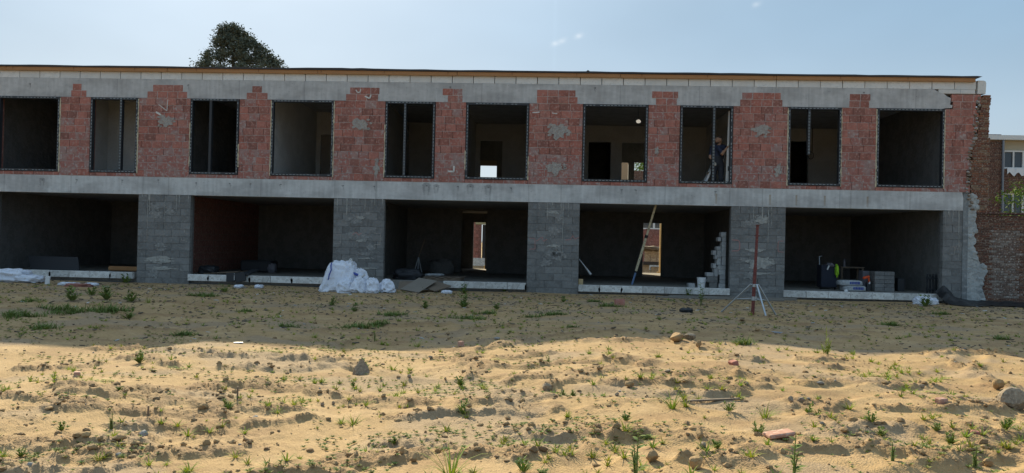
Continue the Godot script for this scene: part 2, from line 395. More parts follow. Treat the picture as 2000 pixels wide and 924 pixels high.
const RIDGES := [
[-3.47,14.93,-3.29,14.34,-2.81,14.76],
[-4.26,15.29,-3.91,15.20],
[-3.60,16.51,-3.43,16.25,-3.06,16.00],
[-3.56,16.86,-3.30,16.84],
[-3.61,14.50,-3.33,13.74,-2.89,13.90],
[-3.21,13.64,-2.17,14.15],
[-2.41,15.54,-1.98,15.27],
[-1.94,14.45,-1.48,14.51,-1.10,14.73],
[-1.18,11.47,-0.80,13.51],
[-0.90,11.16,-0.49,10.86,0.09,9.97],
[-0.43,13.75,-0.04,13.59],
[-0.30,14.87,0.02,14.58],
[0.08,14.18,0.33,13.85,0.70,13.17],
[-0.64,14.90,-0.27,14.40],
[-0.45,14.71,0.06,15.20],
[-0.33,15.88,0.06,15.82,0.45,15.79],
[-1.13,16.17,-0.77,16.36],
[-1.42,16.62,-1.29,16.47],
[0.69,12.49,1.18,12.89],
[1.04,13.55,1.36,13.88],
[1.66,10.35,2.15,11.54],
[2.16,12.39,2.56,12.47],
[3.05,12.79,3.32,12.84],
[1.77,13.38,2.22,13.91],
[2.14,15.00,2.57,14.89,2.22,15.73],
[2.83,15.09,3.36,15.05,4.03,14.67],
[1.78,16.25,2.10,16.35],
[0.85,16.28,1.27,16.48],
[0.93,16.83,1.29,17.04],
[2.15,16.55,2.39,16.68],
[2.83,16.51,3.11,16.59],
[5.16,11.54,5.18,12.10,4.86,13.67],
[-3.33,10.67,-2.83,10.28],
[-2.87,16.87,-2.76,16.57],
[-5.39,12.17,-4.41,12.91],
[-1.36,11.87,-0.63,12.88],
[-0.06,10.13,0.73,9.65],
[-5.60,7.64,-4.09,8.75],
[0.63,9.96,1.68,9.69],
[-1.60,9.00,-0.51,8.65],
[-7.61,9.59,-6.97,9.06],
[3.55,6.29,4.55,6.26],
[-4.00,5.57,-2.81,4.85],
[0.38,2.37,2.27,2.56],
[5.89,2.92,8.10,3.36],
[3.72,8.52,5.39,8.58],
]

# ---------------------------------------------------------------- camera, sky, sun
const TO_SUN := Vector3(-0.3405, 0.4772, -0.8101)   # 22.8 degrees left of the wall's normal, 28.5 degrees high, behind the building

func sky_image() -> Image:
	var w := 768; var h := 384
	var im := Image.create(w, h, false, Image.FORMAT_RGBF)
	var sun := TO_SUN.normalized()
	var wisp := fnl(201, 1.0, 5)
	var haze := fnl(202, 1.0, 4)
	var zen := Color(.20, .28, .365); var mid := Color(.108, .192, .28); var hor := Color(.235, .285, .315)  # unseen zenith set brighter than mid sky to lift the shaded facade
	for y in h:
		var el := PI * (0.5 - (y + 0.5) / h)
		var se := sin(el); var ce := cos(el)
		var base := Color()
		if se >= 0.0:
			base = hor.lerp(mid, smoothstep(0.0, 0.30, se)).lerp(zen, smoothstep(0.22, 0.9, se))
		else:
			base = hor.lerp(Color(.20, .17, .12), smoothstep(0.0, 0.12, -se))
		for x in w:
			var az := TAU * (x + 0.5) / w
			var d := Vector3(sin(az) * ce, se, -cos(az) * ce)
			var a := rad_to_deg(acos(clampf(d.dot(sun), -1.0, 1.0)))
			var g := 0.27 * exp(-a / 15.0) + 0.145 * exp(-a / 38.0)
			var cc := base
			if se > -0.02:
				cc = Color(base.r + g * 1.0, base.g + g * 0.90, base.b + g * 0.78)
				var hz := haze.get_noise_3dv(d * 3.0 * Vector3(1, 2.5, 1))
				var k := 1.0 + 0.07 * hz
				cc = Color(cc.r * k, cc.g * k, cc.b * k)
			im.set_pixel(x, y, cc)
	w = 2048; h = 1024
	im.resize(w, h, Image.INTERPOLATE_CUBIC)
	# small wisps of cloud
	for c in [[0.080, 0.262, 1.0], [0.058, 0.256, 0.7], [0.048, 0.253, 0.55], [0.30, 0.292, 0.5], [-0.2, 0.6, 0.8], [1.4, 0.5, 0.8], [2.6, 0.4, 1.0], [-2.0, 0.5, 0.8]]:
		var px: float = fposmod(c[0] - 0.048, TAU) / TAU * w
		var py: float = (0.5 - c[1] / PI) * h
		for dy in range(-2, 3):
			for dx in range(-3, 4):
				var x := posmod(int(px) + dx, w); var y := int(py) + dy
				var f: float = exp(-(dx * dx / 2.2 + pow(dy + 0.35 * dx, 2.0) / 0.35)) * 0.8 * c[2] * (0.5 + 0.7 * absf(wisp.get_noise_2d(x * 0.7, y * 0.9)) * 2.0)
				im.set_pixel(x, y, im.get_pixel(x, y).lerp(Color(.50, .52, .53), clampf(f, 0.0, 0.6)))
	return im

func stage() -> void:
	var cam := Camera3D.new()
	cam.name = "camera"
	add_child(cam)
	cam.position = Vector3(0, 1.45, 21.78)
	cam.rotation_order = EULER_ORDER_YXZ
	cam.rotation_degrees = Vector3(0.435, 2.757, 1.299)
	cam.fov = 34.03
	cam.near = 0.05
	cam.far = 2000.0
	cam.current = true
	var we := WorldEnvironment.new()
	we.name = "world_environment"
	var env := Environment.new()
	env.background_mode = Environment.BG_SKY
	var sky := Sky.new()
	var pm := PanoramaSkyMaterial.new()
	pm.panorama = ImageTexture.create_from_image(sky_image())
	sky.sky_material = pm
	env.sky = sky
	env.tonemap_mode = Environment.TONE_MAPPER_LINEAR
	env.tonemap_exposure = 2.12
	env.sdfgi_enabled = true
	env.ssao_enabled = true
	env.ssil_enabled = true
	we.environment = env
	add_child(we)
	var sun := DirectionalLight3D.new()
	sun.name = "sun"
	add_child(sun)
	sun.look_at_from_position(Vector3(0, 30, 0), Vector3(0, 30, 0) - TO_SUN, Vector3.UP)
	sun.light_energy = 1.32
	sun.light_color = Color(1.0, 0.935, 0.79)
	sun.light_angular_distance = 0.8
	sun.shadow_enabled = true

# ---------------------------------------------------------------- ground
const PX := [-30.0, -12.0, -8.0, -6.0, -4.8, -3.1, -1.6, -0.5, 1.3, 3.2, 4.5, 6.0, 7.0, 9.0, 30.0]
const PH := [-.1, -.15, -.17, -.2, -.08, -.12, -.08, 0.0, .1, .1, .02, .04, -.03, -.05, -.05]
var rf := PackedFloat32Array()      # ridge field, 2.5 cm cells
const RX0 := -14.0
const RZ0 := 0.0
const RC := 0.025
const RW := 1120
const RH := 800
var g1 := FastNoiseLite.new(); var g2 := FastNoiseLite.new(); var g3 := FastNoiseLite.new(); var g4 := FastNoiseLite.new(); var g5 := FastNoiseLite.new(); var g6 := FastNoiseLite.new()

func base_height(x: float, z: float) -> float:
	var t := clampf((z - 3.0) / 7.0, 0.0, 1.0)
	var w := t * t * (3.0 - 2.0 * t)
	var p := -0.05
	for k in PX.size() - 1:
		if x <= PX[k + 1] and x >= PX[k]:
			p = lerpf(PH[k], PH[k + 1], smoothstep(0.0, 1.0, (x - PX[k]) / (PX[k + 1] - PX[k])))
			break
	return p * w + 0.05 * (1.0 - w)

func stamp_ridges() -> void:
	rf.resize(RW * RH)
	var wob := fnl(301, 1.0, 3)
	var all := RIDGES.duplicate()
	# more of the same crust edges between the ones set out above
	var rr := RandomNumberGenerator.new(); rr.seed = 2024
	for k in 60:
		var d := 4.6 * pow(3.6, rr.randf())
		var x := rr.randf_range(-1, 1) * (0.7 * d + 0.5); var z := 21.78 - d
		var sl := rr.randf_range(-0.2, 0.4); var L := rr.randf_range(0.3, 1.5)
		all.append([x, z, x + L * 0.5, z - sl * L * 0.5 + rr.randf_range(-.08, .08), x + L, z - sl * L])
	for r in all:
		for s in range(0, r.size() - 2, 2):
			var a := Vector2(r[s], r[s + 1]); var b := Vector2(r[s + 2], r[s + 3])
			var lo := a.min(b) - Vector2(0.7, 0.9); var hi := a.max(b) + Vector2(0.7, 0.6)
			for iz in range(maxi(0, int((lo.y - RZ0) / RC)), mini(RH - 1, int((hi.y - RZ0) / RC))):
				for ix in range(maxi(0, int((lo.x - RX0) / RC)), mini(RW - 1, int((hi.x - RX0) / RC))):
					var p := Vector2(RX0 + ix * RC, RZ0 + iz * RC)
					p += Vector2(wob.get_noise_2d(p.x * 2.2, p.y * 2.2), wob.get_noise_2d(p.x * 2.2 + 90.0, p.y * 2.2)) * 0.13
					var t := clampf((p - a).dot(b - a) / (b - a).length_squared(), 0.0, 1.0)
					var q := a.lerp(b, t)
					# a crust: broken short face towards the lower side, long gentle back
					var side := (p.y - q.y)
					var d := p.distance_to(q)
					var wd := 0.04 if side > 0.0 else 0.30 + 0.12 * wob.get_noise_2d(p.x * 1.5 + 40.0, p.y * 1.5)
					if t <= 0.0 or t >= 1.0: wd = minf(wd, 0.14)
					var f := exp(-pow(d / wd, 2.0)) * (0.80 + 0.45 * wob.get_noise_2d(p.x * 1.6 + 7.0, p.y * 2.5))
					var k := iz * RW + ix
					rf[k] = maxf(rf[k], f)

func ridge_at(x: float, z: float) -> float:
	var fx := (x - RX0) / RC; var fz := (z - RZ0) / RC
	if fx < 0.0 or fz < 0.0 or fx >= RW - 2 or fz >= RH - 2: return 0.0
	var ix := int(fx); var iz := int(fz)
	fx -= ix; fz -= iz
	var k := iz * RW + ix
	return lerpf(lerpf(rf[k], rf[k + 1], fx), lerpf(rf[k + RW], rf[k + RW + 1], fx), fz)

func rough_at(x: float, z: float) -> float:
	return smoothstep(0.06, 0.42, g2.get_noise_2d(x + 31.0, z * 1.5 - 12.0))

func ground_height(x: float, z: float) -> float:
	var near := smoothstep(-0.5, 0.6, z)
	var r := ridge_at(x, z)
	var ro := rough_at(x, z) * near
	var h := base_height(x, z)
	h += near * (0.045 * g1.get_noise_2d(x, z) + 0.013 * g2.get_noise_2d(x, z) + (0.007 + 0.017 * ro) * g3.get_noise_2d(x, z) + (0.0026 + 0.012 * ro) * g4.get_noise_2d(x, z))
	if r > 0.01:
		# crusted clods: fairly flat on top, broken edges
		h += smoothstep(0.02, 0.8, r) * (0.040 + 0.022 * g5.get_noise_2d(x * 0.6, z * 0.6)) + smoothstep(0.3, 0.85, r) * (0.03 * g3.get_noise_2d(x * 1.6 + 50.0, z * 1.6) + 0.026 * g4.get_noise_2d(x * 1.3 + 50.0, z * 1.3))
	# shallow wheel tracks
	for tk in [[-9.0, 8.0, 0.86, 0.50], [8.5, 9.5, -0.70, 0.72], [-2.0, 11.0, 0.25, 0.97]]:
		var off: float = (x - tk[0]) * tk[3] - (z - tk[1]) * tk[2] + 0.5 * g1.get_noise_2d(x * 0.7, z * 0.7)
		for s in [-0.85, 0.85]:
			var u: float = (off + s) / 0.17
			if absf(u) < 2.2:
				h += near * (-0.042 * exp(-u * u) + 0.018 * exp(-pow(absf(u) - 1.3, 2.0) * 6.0)) * (0.65 + 0.5 * g2.get_noise_2d(x + 5.0, z))
	return h

func build_ground() -> void:
	g1 = fnl(311, 0.22, 3); g2 = fnl(312, 0.75, 3); g3 = fnl(313, 3.2, 3); g4 = fnl(314, 11.0, 3); g5 = fnl(315, 5.0, 2)
	g6 = fnl(316, 1.1, 4)
	stamp_ridges()
	var us := PackedFloat32Array([-400.0, -80.0, -20.0, -6.0, -3.0, -1.8, -1.3])
	for k in 521: us.append(-1.1 + 2.2 * k / 520.0)
	us.append_array([1.3, 1.8, 3.0, 6.0, 20.0, 80.0, 400.0])
	var ds := PackedFloat32Array([-600.0, -200.0, -60.0, -20.0, -6.0, -2.0, 0.0, 1.0, 1.6])
	var d := 2.2
	while d < 23.5:
		ds.append(d)
		d *= 1.0052
	ds.append_array([24.5, 27.0, 31.0, 36.0, 45.0, 60.0, 90.0, 160.0, 400.0, 1200.0])
	var cols := us.size(); var rows := ds.size()
	var v := PackedVector3Array(); v.resize(cols * rows)
	var nn := PackedVector3Array(); nn.resize(cols * rows)
	var cc := PackedColorArray(); cc.resize(cols * rows)
	var sand := Color(.405, .268, .124); var pale := Color(.455, .31, .155); var soil := Color(.235, .15, .078); var grey := Color(.325, .235, .145); var damp := Color(.30, .185, .088)
	for j in rows:
		var dd := ds[j]
		var w := 0.74 * maxf(dd, 0.0) + 1.6
		var z := 21.78 - dd
		for k in cols:
			var x := us[k] * w
			var e := j * cols + k
			v[e] = Vector3(x, ground_height(x, z), z)
			var r := ridge_at(x, z)
			var t := g6.get_noise_2d(x, z)
			var ro := rough_at(x, z)
			var col := sand.lerp(pale, smoothstep(-0.1, 0.4, t))
			var dirt := clampf(smoothstep(0.18, 0.75, r) * (0.75 + 0.5 * g3.get_noise_2d(x * 1.3, z * 1.3)) + ro * 0.45 * (0.5 + g5.get_noise_2d(x + 9.0, z)) + 0.25 * smoothstep(0.1, 0.5, g3.get_noise_2d(x * 0.7, z * 2.0)), 0.0, 1.0)
			col = col.lerp(soil, dirt * 0.85)
			# damp brown bands left by run-off
			col = col.lerp(damp, 0.65 * smoothstep(0.12, 0.42, g1.get_noise_2d(x * 2.2 + 60.0, z * 5.0)))
			# patches of greyer trampled earth
			col = col.lerp(grey, 0.8 * smoothstep(0.05, 0.35, g6.get_noise_2d(x * 0.35 + 80.0, z * 0.6)))
			var g := 1.0 + 0.10 * g4.get_noise_2d(x, z)
			cc[e] = Color(col.r * g, col.g * g, col.b * g)
	for j in rows:
		for k in cols:
			var e := j * cols + k
			var a := v[j * cols + maxi(k - 1, 0)]; var b := v[j * cols + mini(k + 1, cols - 1)]
			var c := v[maxi(j - 1, 0) * cols + k]; var dq := v[mini(j + 1, rows - 1) * cols + k]
			var q := (c - dq).cross(b - a).normalized()
			nn[e] = q if q.y > 0.0 else -q
	var idx := PackedInt32Array(); idx.resize((cols - 1) * (rows - 1) * 6)
	var o := 0
	for j in rows - 1:
		for k in cols - 1:
			var e := j * cols + k
			idx[o] = e; idx[o + 1] = e + cols; idx[o + 2] = e + 1
			idx[o + 3] = e + 1; idx[o + 4] = e + cols; idx[o + 5] = e + cols + 1
			o += 6
	var arr := []
	arr.resize(Mesh.ARRAY_MAX)
	arr[Mesh.ARRAY_VERTEX] = v; arr[Mesh.ARRAY_NORMAL] = nn; arr[Mesh.ARRAY_COLOR] = cc; arr[Mesh.ARRAY_INDEX] = idx
	var m := ArrayMesh.new()
	m.add_surface_from_arrays(Mesh.PRIMITIVE_TRIANGLES, arr)
	var mat := tri_mat(ctex(320, 512, Color(1, 1, 1), Color(.86, .85, .83), Color(.7, .68, .66), 0.02, 0.11, 0.4, 0.7, 0.22), 1.6, 0.97, ntex(321, 512, 0.06, 7.0), 1.0)
	mat.vertex_color_use_as_albedo = true
	M.sand = mat
	var gnd := put(self, "ground", m, mat)
	gnd.set_meta("kind", "structure")

# ---------------------------------------------------------------- the unfinished building
const FLOOR := 0.285
const BEAM0 := 2.60
const BEAM1 := 3.10
const SLAB1 := 2.88
const RING0 := 5.39
const RING1 := 5.93
const WIN_T := 5.385
const WIN_B := 3.215
# windows: left, right, mullion (0 = none)
const WINS := [[-21.9, -20.1, 0.0], [-19.2, -17.75, -18.3], [-16.14, -14.28, 0.0], [-13.36, -11.95, -12.46], [-10.40, -8.98, -9.81], [-8.03, -6.22, 0.0], [-4.73, -3.31, -4.17], [-2.42, -0.65, 0.0], [0.88, 2.69, 0.0], [3.59, 5.04, 4.52], [6.56, 8.01, 7.13], [8.97, 10.79, 0.0]]
const PIERS := [[-23.3, -21.8], [-17.6, -16.16], [-11.88, -10.34], [-6.16, -4.70], [-0.61, 0.84], [5.05, 6.54], [10.81, 11.33]]
# courses that step up into the ring beam: window gap index, lower course x0 x1, upper course x0 x1
const STEPS := [[3, -13.96, -13.51, -13.92, -13.66], [4, -11.69, -10.52, -11.53, -10.65], [5, -8.77, -8.16, -8.61, -8.33], [6, -5.88, -4.96, -5.77, -4.92], [7, -2.96, -2.54, -3.11, -2.55], [8, -.43, .71, -.43, .65], [9, 2.90, 3.48, 2.79, 3.51], [10, 5.23, 6.39, 5.28, 6.34], [11, 8.21, 8.75, 8.22, 8.78]]
var cache := {}
var bricks := []          # [centre, size, material, owner]

func brick_mesh(s: Vector3, b := 0.006) -> ArrayMesh:
	var key := "%d_%d_%d" % [roundi(s.x * 100), roundi(s.y * 200), roundi(s.z * 100)]
	if not cache.has(key):
		var m := MB.new()
		m.cbox(Vector3.ZERO, s, b)
		cache[key] = m.mesh()
	return cache[key]

# one course of bricks from x0 to x1; fills the bed joint below and most of the perpends with mortar
func course(owner_: Node3D, mb: MB, x0: float, x1: float, y: float, h: float, bw: float, off: float, z1: float, dep: float, mats: Array, smear: float, smear_mats: Array, fill := 0.55, joint := 0.011) -> void:
	var x := x0
	var first := true
	while x < x1 - 0.03:
		var wd := bw - joint
		if first: wd = maxf(0.07, off) if off < bw - 0.04 else bw - joint
		first = false
		if x + wd > x1 - 0.075: wd = x1 - x
		var zz := z1 + rng.randf_range(-0.004, 0.003)
		var mat: Material = smear_mats[rng.randi() % smear_mats.size()] if rng.randf() < smear else mats[rng.randi() % mats.size()]
		bricks.append([Vector3(x + wd * 0.5, y + h * 0.5, zz - dep * 0.5), Vector3(wd, h, dep), mat, owner_])
		x += wd + joint
		if x < x1 and rng.randf() < fill + smear * 0.4:
			mb.span(Vector3(x - joint, y, z1 - dep + 0.01), Vector3(x, y + h, z1 - rng.randf_range(0.004, 0.012)))
	mb.span(Vector3(x0, y - joint, z1 - dep + 0.01), Vector3(x1, y, z1 - 0.006))

# a wall across z with openings cut out of it
func wall_z(mb: MB, x0: float, x1: float, y0: float, y1: float, z0: float, z1: float, openings: Array) -> void:
	var x := x0
	for o in openings:
		if o[0] > x: mb.span(Vector3(x, y0, z0), Vector3(o[0], y1, z1))
		if o[2] > y0: mb.span(Vector3(o[0], y0, z0), Vector3(o[1], o[2], z1))
		if o[3] < y1: mb.span(Vector3(o[0], o[3], z0), Vector3(o[1], y1, z1))
		x = o[1]
	if x < x1: mb.span(Vector3(x, y0, z0), Vector3(x1, y1, z1))

func part_box(parent: Node, called: String, a: Vector3, b: Vector3, mat: Material) -> MeshInstance3D:
	var m := MB.new()
	m.span(a, b)
	return put(parent, called, m.mesh(), mat)

func joints_on(parent: Node, x: float, side: float, y0: float, y1: float, z0: float, z1: float) -> void:
	# bed joints and perpends of a block wall that runs in depth, on the face that looks to +x (side 1) or -x
	var m := MB.new()
	var y := y0 + 0.2
	var row := 0
	while y < y1:
		m.span(Vector3(x, y, z0), Vector3(x + 0.004 * side, y + 0.012, z1))
		var z := z1 - 0.1 - 0.15 * (row % 2)
		while z > z0:
			m.span(Vector3(x, y - 0.188, z), Vector3(x + 0.0035 * side, y, z - 0.012))
			z -= 0.3
		y += 0.2
		row += 1
	tag(put(parent, "mortar_joints", m.mesh(), M.old_mortar), "", "", "", "stuff")

func build_building() -> void:
	var B := thing("row_building", "unfinished two-storey building shell of red hollow bricks, grey blocks and raw concrete beams", "building")
	# --- slabs
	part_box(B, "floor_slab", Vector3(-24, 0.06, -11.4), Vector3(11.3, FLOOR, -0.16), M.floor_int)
	part_box(B, "upper_slab", Vector3(-24, 2.66, -11.4), Vector3(11.3, SLAB1, -0.3), M.ceiling_int)
	part_box(B, "roof_deck", Vector3(-24, 5.86, -11.4), Vector3(11.3, 6.1, -0.3), M.ceiling_int)
	# --- beams
	var m := MB.new()
	m.prism(PackedVector2Array([Vector2(-24, BEAM0), Vector2(11.33, BEAM0), Vector2(11.33, 2.95), Vector2(11.30, BEAM1), Vector2(-24, BEAM1)]), -0.3, 0.0)
	var bm: StandardMaterial3D = M.beam
	bm.uv1_scale = Vector3(1.0 / 36.0, -1.0 / 0.5, 1)
	bm.uv1_offset = Vector3(24.0 / 36.0, BEAM1 / 0.5, 0)
	put(B, "floor_beam", m.mesh(), bm)
	m = MB.new()
	m.prism(PackedVector2Array([Vector2(-24, RING0), Vector2(10.72, RING0), Vector2(10.80, RING0 + .02), Vector2(10.98, RING0 + .03), Vector2(11.0, RING0 + .1), Vector2(10.93, RING0 + .12), Vector2(10.95, RING0 + .3), Vector2(10.86, RING0 + .34), Vector2(10.76, RING0 + .42), Vector2(10.6, RING0 + .47), Vector2(10.5, RING1), Vector2(-24, RING1)]), -0.3, 0.0)
	bm = M.ring
	bm.uv1_scale = Vector3(1.0 / 36.0, -1.0 / 0.54, 1)
	bm.uv1_offset = Vector3(24.0 / 36.0, RING1 / 0.54, 0)
	put(B, "ring_beam", m.mesh(), bm)
	# --- concrete block piers of the ground floor
	for p in PIERS:
		var pier := part_box(B, "block_pier", Vector3(p[0] + 0.02, -0.05, -0.3), Vector3(p[1] - 0.02, BEAM0 - 0.002, -0.03), M.block_joint)
		var mb := MB.new()
		var y := 0.0
		var row := 0
		while y < BEAM0 - 0.03:
			var h := minf(0.192, BEAM0 - 0.004 - y)
			course(pier, mb, p[0], p[1], y, h, 0.5, 0.25 if row % 2 == 0 else 0.49, -0.008, 0.16, M.block, 0.0, M.block, 0.5, 0.008)
			y += 0.2
			row += 1
		put(pier, "mortar", mb.mesh(), M.block_joint)
	# --- red hollow brick wall of the upper floor
	for k in range(0, WINS.size() + 1):
		var x0: float = -24.0 if k == 0 else WINS[k - 1][1] + 0.012
		var x1: float = 11.50 if k == WINS.size() else WINS[k][0] - 0.012
		var wall := part_box(B, "brick_pier", Vector3(x0 + 0.02, BEAM1 + 0.001, -0.3), Vector3(x1 - 0.02, RING0 - 0.002, -0.05), M.core)
		var mb := MB.new()
		var pitch := 2.285 / 11.0
		for row in 11:
			var off: float = [0.16, 0.29, 0.11, 0.25, 0.2][(row * 2 + k) % 5]
			var xe := x1
			if k == WINS.size(): xe = x1 + [0.0, -0.05, -0.1, 0.03, -0.02, 0.0, 0.08, 0.1, 0.16, 0.14, 0.2][row]
			course(wall, mb, x0, xe, BEAM1 + 0.011 + row * pitch, pitch - 0.011, 0.3, off, 0.004, 0.1, M.brick, 0.8 if row < 4 else 0.15, M.brick_smear, 0.35, 0.009)
		for s in STEPS:
			if s[0] == k:
				course(wall, mb, s[1], s[2], RING0 + 0.004, 0.182, 0.3, 0.29, 0.007, 0.06, M.brick, 0.1, M.brick_smear, 0.6)
				course(wall, mb, s[3], s[4], RING0 + 0.197, 0.182, 0.3, 0.29, 0.007, 0.06, M.brick, 0.1, M.brick_smear, 0.6)
		if k == WINS.size():
			course(wall, mb, 11.01, 11.62, RING0 + 0.012, 0.19, 0.3, 0.2, 0.006, 0.1, M.brick, 0.2, M.brick_smear, 0.6)
			course(wall, mb, 10.97, 11.75, RING0 + 0.213, 0.19, 0.3, 0.29, 0.006, 0.1, M.brick, 0.2, M.brick_smear, 0.6)
		put(wall, "mortar", mb.mesh(), M.mortar)
	# --- sill courses under the windows
	for w in WINS:
		var sill := part_box(B, "sill_course", Vector3(w[0] - 0.005, BEAM1 + 0.001, -0.3), Vector3(w[1] + 0.005, WIN_B - 0.012, -0.06), M.core)
		var mb := MB.new()
		course(sill, mb, w[0] - 0.005, w[1] + 0.005, BEAM1 + 0.008, WIN_B - BEAM1 - 0.016, 0.3, 0.2, 0.002, 0.1, M.brick, 0.5, M.brick_smear, 0.7)
		put(sill, "mortar", mb.mesh(), M.mortar)
	# --- bricks and blocks: near ones are parts, of the red bricks the farthest third is one part
	var eye := Vector3(0, 1.45, 21.78)
	var red := []
	for b in bricks:
		var owner_name: String = b[3].name
		if owner_name.begins_with("block_pier"):
			var o := put(b[3], "concrete_block", brick_mesh(b[1], 0.005), b[2], b[0])
			o.rotation.x = rng.randf_range(-0.01, 0.01)
		else:
			red.append(b)
	red.sort_custom(func(a, b): return a[0].distance_squared_to(eye) < b[0].distance_squared_to(eye))
	var rest := {}
	for k in red.size():
		var b: Array = red[k]
		if k < 300:
			var o := put(b[3], "brick", brick_mesh(b[1]), b[2], b[0])
			o.rotation = Vector3(rng.randf_range(-0.012, 0.012), rng.randf_range(-0.012, 0.012), rng.randf_range(-0.006, 0.006))
		else:
			if not rest.has(b[2]): rest[b[2]] = MB.new()
			(rest[b[2]] as MB).cbox(b[0], b[1], 0.006)
	var am := ArrayMesh.new()
	var far_bricks := MeshInstance3D.new()
	for mat in rest:
		var q: MB = rest[mat]
		var arr := []
		arr.resize(Mesh.ARRAY_MAX)
		arr[Mesh.ARRAY_VERTEX] = q.v; arr[Mesh.ARRAY_NORMAL] = q.n; arr[Mesh.ARRAY_INDEX] = q.i
		am.add_surface_from_arrays(Mesh.PRIMITIVE_TRIANGLES, arr)
		am.surface_set_material(am.get_surface_count() - 1, mat)
	far_bricks.mesh = am
	far_bricks.name = "brickwork"
	far_bricks.set_meta("kind", "stuff")
	B.add_child(far_bricks, true)
	# --- white aerated blocks above the ring beam, timber and roof edge
	var x := 9.846 - 0.604 * 56
	while x < 11.3:
		var xe := minf(x + 0.586, 11.62)
		if x > 11.2: xe = 11.66
		var o := put(B, "white_block", brick_mesh(Vector3(xe - x, 0.248, 0.28), 0.004), M.white_block[rng.randi() % 3], Vector3((x + xe) * 0.5, RING1 + 0.128, -0.148 + rng.randf_range(-0.003, 0.002)))
		o.rotation.y = rng.randf_range(-0.004, 0.004)
		x += 0.604
	for e in [[10.62, 11.20, 5.815, 5.928], [11.206, 11.60, 5.815, 5.928]]:
		put(B, "white_block", brick_mesh(Vector3(e[1] - e[0], e[3] - e[2], 0.27)), M.white_block[1], Vector3((e[0] + e[1]) * 0.5, (e[2] + e[3]) * 0.5, -0.137))
	m = MB.new()
	m.prism(PackedVector2Array([Vector2(11.66, 5.82), Vector2(11.875, 5.82), Vector2(11.89, 6.1), Vector2(11.875, 6.16), Vector2(11.82, 6.185), Vector2(11.67, 6.185)]), -0.28, 0.0)
	put(B, "white_block", m.mesh(), M.white_block[0])
	var bx := -24.0
	for L in [4.2, 3.9, 4.8, 4.4, 4.0, 4.6, 4.3, 5.38]:
		m = MB.new()
		m.cbox(Vector3(bx + L * 0.5, 6.185 + rng.randf_range(-.007, .004), 0.033 + rng.randf_range(-.006, .006)), Vector3(L - 0.012, 0.11, 0.045), 0.004, Basis(Vector3.BACK, rng.randf_range(-.0015, .0015)))
		put(B, "fascia_board", m.mesh(), M.wood)
		bx += L
	m = MB.new()
	var edge := PackedVector2Array([Vector2(-24, 6.243), Vector2(11.58, 6.243), Vector2(11.74, 6.278)])
	var ex := 11.6
	while ex > -24.0:
		var lap := 0.014 if ex < -4.5 and ex > -7.2 else 0.0
		edge.append(Vector2(ex, 6.288 + lap + rng.randf_range(-0.006, 0.008)))
		ex -= rng.randf_range(0.25, 0.7)
	edge.append(Vector2(-24, 6.29))
	m.prism(edge, -11.5, 0.085)
	put(B, "roof_membrane", m.mesh(), M.membrane)
	m = MB.new()
	m.tube([Vector3(1.0, 6.28, -0.3), Vector3(1.0, 6.36, -0.3), Vector3(1.0, 6.40, -0.3)], [0.06, 0.06, 0.03], 10)
	put(B, "roof_vent", m.mesh(), M.membrane)
	# --- window liners
	for k in WINS.size():
		window_liner(B, WINS[k][0], WINS[k][1], WINS[k][2], k)
	# --- rooms
	var gm := MB.new()
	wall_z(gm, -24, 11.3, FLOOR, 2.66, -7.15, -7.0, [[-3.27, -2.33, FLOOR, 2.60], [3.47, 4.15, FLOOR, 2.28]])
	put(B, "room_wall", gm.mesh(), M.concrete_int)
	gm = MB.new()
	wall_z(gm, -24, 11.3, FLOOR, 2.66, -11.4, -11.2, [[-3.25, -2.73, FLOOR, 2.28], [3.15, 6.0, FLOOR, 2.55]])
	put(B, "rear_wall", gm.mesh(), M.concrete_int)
	for px in [-22.55, -16.83, -11.11, -5.43, 0.11, 5.8]:
		part_box(B, "party_wall", Vector3(px - 0.1, FLOOR, -11.2), Vector3(px + 0.1, 2.66, -0.3), M.red_int if px == -11.11 else M.concrete_int)
		if px == -11.11: joints_on(B, px + 0.1, 1.0, FLOOR, 2.66, -7.0, -0.3)
		part_box(B, "party_wall", Vector3(px - 0.1, SLAB1, -11.2), Vector3(px + 0.1, 5.86, -0.3), M.concrete_int if px < -10.0 else M.plaster_int)
	part_box(B, "end_wall", Vector3(11.0, FLOOR, -11.4), Vector3(11.3, 2.66, -0.3), M.concrete_int)
	part_box(B, "end_wall", Vector3(11.0, SLAB1, -11.4), Vector3(11.3, 5.86, -0.3), M.concrete_int)
	part_box(B, "end_wall", Vector3(-24.2, -0.05, -11.4), Vector3(-24.0, 6.1, 0.0), M.red_int)
	gm = MB.new()
	wall_z(gm, -24, -9.0, SLAB1, 5.86, -7.15, -7.0, [])
	put(B, "room_wall", gm.mesh(), M.concrete_int)
	gm = MB.new()
	wall_z(gm, -9.0, 11.0, SLAB1, 5.86, -7.15, -7.0, [[-2.66, -1.82, SLAB1, 5.24], [1.39, 2.21, SLAB1, 5.25], [2.62, 3.44, SLAB1, 5.25], [8.78, 9.41, SLAB1, 5.39]])
	put(B, "room_wall", gm.mesh(), M.plaster_int)
	gm = MB.new()
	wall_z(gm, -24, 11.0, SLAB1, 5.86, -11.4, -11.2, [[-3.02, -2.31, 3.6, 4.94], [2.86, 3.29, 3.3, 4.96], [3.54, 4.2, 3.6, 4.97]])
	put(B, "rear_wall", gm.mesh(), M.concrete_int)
	part_box(B, "lintel", Vector3(-3.02, 4.72, -11.38), Vector3(-2.31, 4.935, -11.22), flat(Color(.3, .24, .16)))
